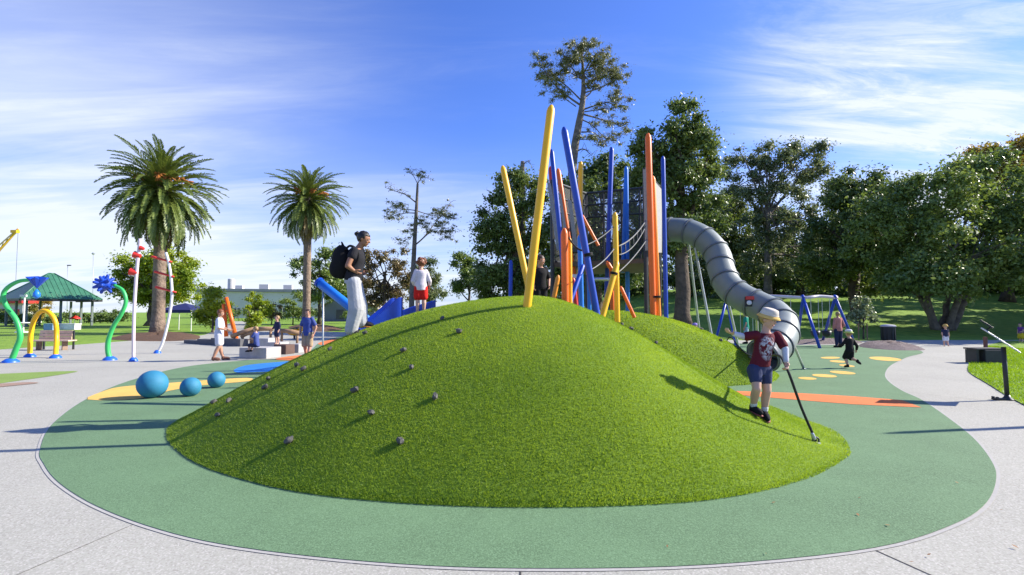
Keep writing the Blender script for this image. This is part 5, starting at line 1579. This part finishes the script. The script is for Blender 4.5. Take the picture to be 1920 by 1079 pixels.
for k in range(1, 16):                                       # standing seams of the front slope
    t = k/16
    x = -hw+2*hw*t
    top = min(1.0, min((x+hw)/(hw-ridge), (hw-x)/(hw-ridge)))
    seam(pc+Vector((x, -hw, ez+0.02)), pc+Vector((x, -hw+hw*top, ez+(az_-ez)*top+0.02)), 0.025)
MB().box(pc+Vector((0, -hw+0.02, ez-0.17)), (2*hw, 0.15, 0.22)).build('fascia', DARK, pav)
MB().box(pc+Vector((hw-0.02, 0, ez-0.17)), (0.15, 2*hw-0.4, 0.22)).build('fascia', DARK, pav)
for i in range(3):
    for j in range(3):
        if i == j == 1: continue
        x = -hw+0.7+(2*hw-1.4)*i/2
        MB().box(pc+Vector((x, -hw+0.7+(2*hw-1.4)*j/2, (ez-0.2)/2)), (0.2, 0.2, ez-0.2)).build('post', mat('post_greygreen', (0.16, 0.20, 0.19), 0.6, vary=0.2), pav)
MB().box(pc+Vector((-hw+0.02, 0, ez-0.17)), (0.15, 2*hw-0.4, 0.22)).build('fascia', DARK, pav)
pav.rotation_euler = (0, 0, R(59.7))
# things round the pavilion
ks = empty('kiosk', D(12, 605, 72)-Vector((0, 0, 0)), 'red and white kiosk seen through the pavilion at the left edge', 'kiosk')
kb = Vector(((14-960)/960*72, 72, 0))
MB().box(kb+Vector((0, 1.5, 1.4)), (4.4, 3, 2.8)).build('wall', mat('kiosk_white', (0.62, 0.60, 0.58), 0.7, vary=0.15), ks)
MB().box(kb+Vector((0, 1.3, 3.1)), (5.2, 3.8, 0.6)).build('roof', RED, ks)
MB().box(kb+Vector((-0.6, -0.04, 1.3)), (1.4, 0.06, 1.4)).build('window', DARK, ks)
MB().box(kb+Vector((1.4, -0.04, 1.0)), (0.7, 0.06, 1.9)).build('door', RED, ks)
def cab(px, Y, w, d, h, m, label, cat='box', name='storage_box'):
    c = Vector(((px-960)/960*Y, Y, 0))
    root = empty(name, c, label, cat)
    MB().box(c+Vector((0, 0, h/2)), (w, d, h)).build('body', m, root, bevel=0.02)
    MB().box(c+Vector((0, 0, h+0.03)), (w+0.06, d+0.06, 0.06)).build('lid', m, root, bevel=0.015)
cab(134, 46, 1.35, 0.7, 0.48, WHT, 'low white box on the lawn before the pavilion')
cab(98, 45, 0.8, 0.6, 0.5, mat('box_blue', (0.22, 0.38, 0.62), 0.6, vary=0.2), 'low pale blue box on the lawn left of the white box')
um = empty('parasol', Vector(((142-960)/960*60, 60, 0)), 'small orange-red parasol under the right side of the pavilion', 'parasol')
uc = Vector(um.location)
MB().lathe(uc+Vector((0, 0, 0.75)), [(0.55, 0), (0.50, 0.12), (0.25, 0.32), (0.02, 0.42)], 12).build('canopy', RED, um, True)
MB().tube([uc, uc+Vector((0, 0, 0.95))], 0.03, 8).build('pole', STEEL, um)
tb_ = empty('picnic_table', Vector(((46-960)/960*40, 40, 0)), 'white pole with round white table top on the lawn at left', 'table')
tc_ = Vector(tb_.location)
MB().tube([tc_, tc_+Vector((0, 0, 2.9))], 0.06, 10).build('post', WHT, tb_)
MB().lathe(tc_+Vector((0, 0, 0.72)), [(0.6, 0), (0.6, 0.06), (0.1, 0.07)], 20).build('top', WHT, tb_)
MB().lathe(tc_, [(0.5, 0), (0.45, 0.08), (0.1, 0.1)], 20).build('base', WHT, tb_)
MB().box(tc_+Vector((-0.1, 0, 2.85)), (0.5, 0.12, 0.16)).build('lamp_head', WHT, tb_)
# crane and masts beyond
cr = empty('crane', Vector(((-60-960)/960*260, 260, 0)), 'yellow crane jib in the distance at the left edge', 'crane')
c0, c1 = D(-60, 530, 260), D(34, 431, 260)
for off in ((0, 0, 0), (0, 0, 4.0), (0, 3, 2)):
    MB().tube([c0+Vector(off)*1.3, c1+Vector(off)*0.15], 0.32, 6).build('jib_chord', paint('crane_pale', (0.75, 0.55, 0.35)) if off[2] else YEL, cr)
for k in range(12):
    t = k/12
    MB().tube([c0.lerp(c1, t), c0.lerp(c1, t+0.05)+Vector((0, 0, 4.0*(1.3-1.15*t)))], 0.25, 5).build('lattice', paint('crane_pale', (0.75, 0.55, 0.35)), cr)
MB().box(c1-Vector((1.5, 0, 1)), (3.0, 2, 1.4)).build('jib_head', YEL, cr)
MB().tube([c1, c1-Vector((0, 0, 26))], 0.10, 4).build('cable', DARK, cr)
MB().tube([c0+Vector((2, 0, 2)), Vector((c0.x, 260, 0))], 1.6, 8).build('tower', YEL, cr)
def mast(px, top, Y, r, label, head=True):
    b = Vector(((px-960)/960*Y, Y, 0)); t = D(px, top, Y)
    root = empty('lamp_mast', b, label, 'mast', 'masts beyond the pavilion')
    MB().tube([b, t], [r, r*0.6], 8).build('shaft', STEEL, root, True)
    if head: MB().box(t+Vector((0.3, 0, 0)), (0.7, 0.3, 0.2)).build('lamp_head', DARK, root)
    else: MB().lathe(t, [(0.2, -0.3), (0.45, 0), (0.2, 0.3)], 10).build('mast_head', STEEL, root)
mast(127, 498, 110, 0.07, 'thin dark lamp post behind the pavilion roof')
mast(175, 476, 150, 0.10, 'tall thin pale mast right of the pavilion roof', False)

# ---- blue gazebo tent
gz_ = Vector(((348-960)/960*44, 44, 0))
gr = empty('gazebo_tent', gz_, 'dark blue pop-up gazebo with white legs behind the big palm', 'tent')
TENT = mat('tent_blue', (0.015, 0.02, 0.11), 0.7, vary=0.2)
w2 = 1.45
q = [gz_+Vector((sx*w2, sy*w2, 1.75)) for sx, sy in ((-1, -1), (1, -1), (1, 1), (-1, 1))]
MB().add(q+[gz_+Vector((0, 0, 2.35))]+[p-Vector((0, 0, 0.25)) for p in q], [(0, 1, 4), (1, 2, 4), (2, 3, 4), (3, 0, 4), (0, 5, 6, 1), (1, 6, 7, 2), (2, 7, 8, 3), (3, 8, 5, 0)]).build('canopy', TENT, gr)
for p in q: MB().tube([p*0.985+gz_*0.015-Vector((0, 0, 0.02)), Vector((p.x, p.y, 0))], 0.035, 8).build('leg', WHT, gr)

# ---- white warehouse and the gabled house
wh = empty('warehouse', D(500, 590, 130)*1, 'long low white warehouse with grey roof in the far left distance', 'building')
WB = Vector(((505-960)/960*130, 130, 0)); wh.location = (WB.x, 130, 0)
WALLW = mat('warehouse_white', (0.62, 0.60, 0.54), 0.7, vary=0.12, scale=0.3)
ww = 250*130/960
MB().box(WB+Vector((0, 8, 3.3)), (ww, 16, 6.6)).build('wall', WALLW, wh)
rfw = MB().box(WB+Vector((0, 8, 7.0)), (ww+0.8, 17, 0.7)).build('roof', mat('roof_grey', (0.22, 0.24, 0.27), 0.6, vary=0.2, scale=0.5), wh)
MB().lathe(WB+Vector(((424-505)*130/960, 8, 7.3)), [(0.85, 0), (0.85, 2.9), (0.7, 3.0)], 16).build('chimney', WALLW, rfw)
for dx_, s in ((-62, 1.2), (-18, 1.6), (25, 1.5)):
    MB().box(WB+Vector((dx_*130/960, 6, 7.35+s*0.45)), (s*1.4, 2, s*0.9)).build('roof_vent', WALLW, rfw)
for k in range(16):
    x = -ww/2+ww*(k+0.5)/16
    fw = MB().box(WB+Vector((x, -0.05, 1.6)), (ww/16*0.72, 0.1, 1.7)).build('window', mat('far_glass', (0.05, 0.06, 0.075), 0.15, vary=0.4, scale=0.8), wh)
    MB().box(WB+Vector((x, -0.12, 1.6)), (0.14, 0.06, 1.7)).build('mullion', WALLW, fw)
wh.rotation_euler = (0, 0, R(14))
hs = empty('house', Vector(((655-960)/960*85, 85, 0)), 'small grey gabled house between the palm and the woman', 'house')
hb = Vector(hs.location)
GREYW = mat('house_grey', (0.20, 0.20, 0.21), 0.7, vary=0.2, scale=0.6)
hw_ = 4.2
MB().add([hb+Vector((-hw_, 0, 0)), hb+Vector((hw_, 0, 0)), hb+Vector((hw_, 0, 2.2)), hb+Vector((-0.8, 0, 4.6)), hb+Vector((-hw_, 0, 2.6))]+[hb+Vector((-hw_, 8, 0)), hb+Vector((hw_, 8, 0)), hb+Vector((hw_, 8, 2.2)), hb+Vector((-0.8, 8, 4.6)), hb+Vector((-hw_, 8, 2.6))],
         [(0, 1, 2, 3, 4), (9, 8, 7, 6, 5), (0, 5, 6, 1), (1, 6, 7, 2), (4, 9, 5, 0)]).build('wall', GREYW, hs)
for a, b in (((-hw_-0.5, 2.35), (-0.8, 4.75)), ((-0.8, 4.75), (hw_+0.6, 2.0))):
    v = [hb+Vector((a[0], -0.5, a[1])), hb+Vector((b[0], -0.5, b[1])), hb+Vector((b[0], 8.5, b[1])), hb+Vector((a[0], 8.5, a[1]))]
    MB().add(v+[p+Vector((0, 0, 0.25)) for p in v], [(3, 2, 1, 0), (4, 5, 6, 7), (0, 1, 5, 4), (1, 2, 6, 5), (2, 3, 7, 6), (3, 0, 4, 7)]).build('roof_slope', mat('house_roof', (0.50, 0.44, 0.36), 0.7, vary=0.2, scale=0.7), hs)
MB().box(hb+Vector((-1.5, -0.05, 1.2)), (1.2, 0.1, 1.5)).build('window', mat('far_glass', (0.05, 0.06, 0.075), 0.15), hs)

# ---- play area by the toddlers
CBLK = mat('block_concrete', (0.44, 0.43, 0.42), 0.85, vary=0.2, scale=5, bump=0.2)
CBLD = mat('block_dark', (0.13, 0.13, 0.135), 0.85, vary=0.25, scale=5, bump=0.2)
def block(a, w, d, h, m, label, rz=0.0, cat='block', group='seating blocks'):
    g0 = G(*a)
    root = MB().box((0, 0, h/2), (w, d, h), rz).build('seating_block', m, None, bevel=0.02)
    root.location = g0
    return tag(root, label, cat, group)
block((488, 671), 1.10, 0.75, 0.37, CBLK, 'pale concrete block the toddler in blue sits on', R(-14))
block((533, 664), 0.52, 0.55, 0.36, mat('block_brown', (0.12, 0.07, 0.055), 0.85, vary=0.3), 'small dark brown block right of the seated toddler', R(-12))
block((560, 661), 0.40, 0.6, 0.34, CBLK, 'narrow pale block behind the small brown block', R(-12))
block((521, 658), 0.60, 0.6, 0.36, CBLK, 'pale block under the standing toddler', R(-10))
block((500, 654), 0.55, 0.6, 0.46, CBLK, 'taller pale block behind the seated toddler', R(-10))
lw = empty('low_wall', G(400, 648), 'long low dark grey wall behind the adult in white', 'wall')
p0, p1 = G(352, 644), G(458, 650)
t = (p1-p0).normalized(); L_ = (p1-p0).length
for k in range(4):
    c = p0+t*(L_*(k+0.5)/4)
    hgt = 0.18+0.08*min(k, 2)
    MB().box(c+Vector((0, 0, hgt/2)), (L_/4*0.985, 0.4, hgt), math.atan2(t.y, t.x)).build('wall_block', CBLD, lw, bevel=0.015)
of = empty('play_frame', G(438, 636), 'orange leaning pole frame of the sand play area', 'play frame')
Yo = 27.0
for (x0, y0, x1, y1) in ((445, 640, 424, 558), (424, 628, 419, 570)):
    MB().tube([D(x0, y0, Yo)-Vector((0, 0, 0.1)), D(x1, y1, Yo)], [0.11, 0.09], 14).build('pole', ORG, of, True)
MB().tube([D(421, 586, Yo), D(429, 580, Yo)], 0.05, 10).build('crossbar', ORG, of, True)
LOG = mat('log_timber', (0.36, 0.22, 0.12), 0.8, vary=0.4, scale=5, bump=0.5)
for lab, pts, r in (('brown balance log sloping up right behind the low wall', [(434,631),(476,617)], 0.10), ('level balance log running right from the sloping one', [(476,618),(512,617)], 0.10),
                    ('balance log between the standing toddler and the yellow rocker', [(524,620),(562,625)], 0.10), ('lower pale balance log under the sloping one', [(452,632),(478,622)], 0.07)):
    a, b = (D(x, y, 24.0) for x, y in pts)
    root = empty('balance_log', (a.x, 24.0, 0), lab, 'log', 'balance logs')
    MB().tube([a, a.lerp(b, 0.5)+Vector((0, 0, 0.02)), b], [r, r*1.05, r*0.95], 12).build('log', LOG, root, True)
    for e in (a.lerp(b, 0.12), a.lerp(b, 0.88)): MB().tube([(e.x, e.y, -0.05), e], 0.06, 8).build('post', LOG, root, True)
ro = empty('rocker', G(552, 637), 'small yellow rocking toy left of the man in blue', 'rocking toy')
rc = G(552, 637)
MB().ell(rc+Vector((0, 0, 0.42)), (0.42, 0.14, 0.20), None, 18, 12).build('body', YEL, ro, True)
MB().ell(rc+Vector((0.36, 0, 0.60)), (0.16, 0.11, 0.15), None, 14, 10).build('head', YEL, ro, True)
MB().tube([rc, rc+Vector((0, 0, 0.25))], 0.06, 10).build('spring', DARK, ro)
MB().tube([rc+Vector((0.2, -0.22, 0.62)), rc+Vector((0.2, 0.22, 0.62))], 0.025, 8).build('handle', DARK, ro)

# ---- swings
sw = empty('swing_set', (16, 25, 0), 'swing set with blue A-frame legs and pale top beams', 'swing')
YS = 24.0
def gl(px, py): return G(px, py)
bz = 2.25
tops = {'a': Vector(((1362-960)/960*26.5, 26.5, bz)), 'b': Vector(((1506-960)/960*23.5, 23.5, bz)), 'c': Vector(((1566-960)/960*23.6, 23.6, bz))}
BEAM = mat('beam_pale', (0.66, 0.60, 0.62), 0.4, vary=0.15)
MB().tube(crom([tops['a'], tops['a'].lerp(tops['b'], 0.5)+Vector((0, 0, 0.12)), tops['b'], tops['b'].lerp(tops['c'], 0.5)+Vector((0, 0, 0.06)), tops['c']+Vector((0.1, 0, 0))], 6), 0.07, 12).build('top_beam', BEAM, sw, True)
for tp, legs in ((tops['a'], ((1340, 644), (1384, 662))), (tops['b'], ((1538, 654), (1494, 640))), (tops['c'], ((1604, 648), (1541, 643)))):
    for l in legs:
        g0 = G(*l)
        d_ = (tp-g0).normalized()
        MB().tube([g0-Vector((0, 0, 0.05)), tp+d_*0.12], 0.065, 12).build('leg', BLU, sw, True)
for t in (0.25, 0.42, 0.62, 0.8):
    c = tops['a'].lerp(tops['b'], t)
    seat = MB().box(c-Vector((0, 0, 1.72)), (0.44, 0.18, 0.05)).build('swing_seat', DARK, sw, bevel=0.015)
    for s in (-1, 1): MB().tube([c+Vector((s*0.2, 0, -0.05)), c+Vector((s*0.2, 0, -1.7))], 0.012, 5).build('chain', STEEL, seat)
for t in (0.35, 0.7):
    c = tops['b'].lerp(tops['c'], t)
    mb = MB().lathe(c-Vector((0, 0, 1.80)), [(0.10, 0), (0.18, 0.10), (0.20, 0.28), (0.17, 0.28), (0.14, 0.12)], 14)
    seat = mb.build('swing_seat', DARK, sw, True)
    for s in (-1, 1): MB().tube([c+Vector((s*0.17, 0, -0.05)), c+Vector((s*0.17, 0, -1.55))], 0.012, 5).build('chain', STEEL, seat)

# ---- bin
bnp = G(1666, 641)
bi = empty('litter_bin', bnp, 'dark round litter bin with pale lid beside the path', 'bin')
MB().lathe(bnp, [(0.28, 0), (0.30, 0.05), (0.33, 0.78), (0.33, 0.80)], 24).build('body', mat('bin_green', (0.012, 0.02, 0.016), 0.5, vary=0.3), bi, True, auto=40)
MB().lathe(bnp+Vector((0, 0, 0.80)), [(0.36, 0), (0.37, 0.04), (0.30, 0.10), (0.05, 0.13)], 24).build('lid', mat('bin_lid', (0.42, 0.41, 0.43), 0.5), bi, True, auto=40)
for k in range(12):
    a = 2*math.pi*k/12
    MB().box(bnp+Vector((0.325*math.cos(a), 0.325*math.sin(a), 0.42)), (0.03, 0.06, 0.66), a).build('slat', mat('bin_green', (0.012, 0.02, 0.016)), bi)

# ---- bench block on the right lawn
rb_ = G(1862, 682)
be = empty('bench', rb_, 'black-sided bench on the lawn island at right', 'bench')
MB().box(rb_+Vector((0.0, 0.15, 0.21)), (0.62, 0.5, 0.42)).build('bench_end', DARK, be, bevel=0.01)
for k in range(3):
    MB().box(rb_+Vector((-0.10, 0.02+0.17*k, 0.45)), (0.86, 0.155, 0.045)).build('seat_slat', mat('bench_grey', (0.10, 0.09, 0.085), 0.75, vary=0.3), be, bevel=0.006)
MB().box(rb_+Vector((-0.46, 0.2, 0.21)), (0.08, 0.4, 0.42)).build('leg', DARK, be)
MB().box(rb_+Vector((0.18, 0.42, 0.55)), (0.09, 0.06, 0.5)).build('back_post', mat('bench_brown', (0.18, 0.07, 0.05), 0.7), be)

# ---- angled information board
sg = G(1889, 751)
si = empty('information_sign', sg, 'slanted information panel on a dark post beside the right lawn', 'sign')
MB().tube([sg, sg+Vector((-0.03, 0, 0.96))], 0.036, 14).build('post', DARK, si, True)
MB().lathe(sg, [(0.10, 0), (0.09, 0.02), (0.05, 0.06), (0.036, 0.10)], 16).build('base', DARK, si, True)
MB().box(sg+Vector((-0.12, 0, 0.025)), (0.26, 0.10, 0.03)).build('foot_plate', DARK, si, bevel=0.006)
for s in (-1, 1): MB().lathe(sg+Vector((-0.22, s*0.04, 0.02)), [(0.025, 0), (0.025, 0.045), (0.01, 0.05)], 10).build('bolt', DARK, si)
w = Vector((sg.x, sg.y, -0.45)).normalized(); u = (Vector((sg.y, -sg.x, 0)).normalized()*0.76-Vector((0, 0, 0.65))).normalized(); n_ = u.cross(w).normalized()
if n_.z < 0: n_ = -n_
pc_ = D(1876, 638, sg.y)
MB().box(pc_, (0.66, 0.50, 0.022), axes=(u, w, n_)).build('panel', mat('panel_grey', (0.60, 0.60, 0.60), 0.35), si, bevel=0.004)
MB().box(pc_+n_*0.0135, (0.62, 0.46, 0.004), axes=(u, w, n_)).build('panel_face', mat('panel_print', (0.30, 0.36, 0.33), 0.3, col2=(0.55, 0.55, 0.5), scale=9), si)
pc2 = D(1850, 608, sg.y+0.15)
MB().box(pc2, (0.22, 0.42, 0.03), axes=(u, w, n_)).build('upper_panel', DARK, si, bevel=0.004)
MB().tube([pc2+u*0.08, pc_-u*0.25], 0.015, 8).build('bracket', DARK, si)

# ---- stand-in pole, added out of view to throw the long shadow on the rubber
lp = Vector((11.5, 7.94, 0))
lo = empty('shadow_pole', lp, 'slim grey stand-in pole just beyond the right edge, added for its long shadow', 'light pole')
MB().tube([lp, lp+Vector((0, 0, 4.0))], [0.085, 0.06], 14).build('shaft', STEEL, lo, True)
MB().lathe(lp, [(0.16, 0), (0.15, 0.03), (0.09, 0.12)], 16).build('base_collar', STEEL, lo, True)
MB().cone(lp+Vector((0, 0, 3.98)), 0.07, lp+Vector((0, 0, 4.2)), 0.03).build('finial', DARK, lo, True)
# timber stakes of the sapling
for s, lab in ((-9, 'left timber stake of the pale sapling'), (7, 'right timber stake of the pale sapling')):
    b = Vector(((1617+s-960)/960*29.6, 29.6, H((1617+s-960)/960*29.6, 29.6)))
    tag(MB().box((0, 0, 0.45), (0.05, 0.05, 1.0)).build('stake', LOG, None), lab, 'stake', 'sapling stakes').location = b
# fallen leaves on the rubber and concrete
rs = random.Random(5)
LEAFD = [mat('dry_leaf', (0.35, 0.17, 0.06), 0.8, vary=0.3), mat('dry_leaf_pale', (0.55, 0.38, 0.2), 0.8, vary=0.3)]
gl_v, gl_f = [], []
for k in range(16):
    px, py = rs.uniform(1250, 1915), rs.uniform(760, 1070)
    p = G(px, py)
    if float(mound(p.x, p.y)) > 0.01: continue
    a = rs.uniform(0, 6.28); s = rs.uniform(0.010, 0.022)
    t = Vector((math.cos(a), math.sin(a), 0)); b = Vector((-t.y, t.x, 0))
    i = len(gl_v)
    gl_v += [p-t*s+Vector((0, 0, 0.018)), p-b*s*0.5+Vector((0, 0, 0.022)), p+t*s+Vector((0, 0, 0.026)), p+b*s*0.5+Vector((0, 0, 0.022))]
    gl_f.append((i, i+1, i+2, i+3))
tag(meshobj('fallen_leaves', gl_v, gl_f, LEAFD[0]), 'tiny dry leaves scattered on the rubber and path at right', 'leaves', kind='stuff')
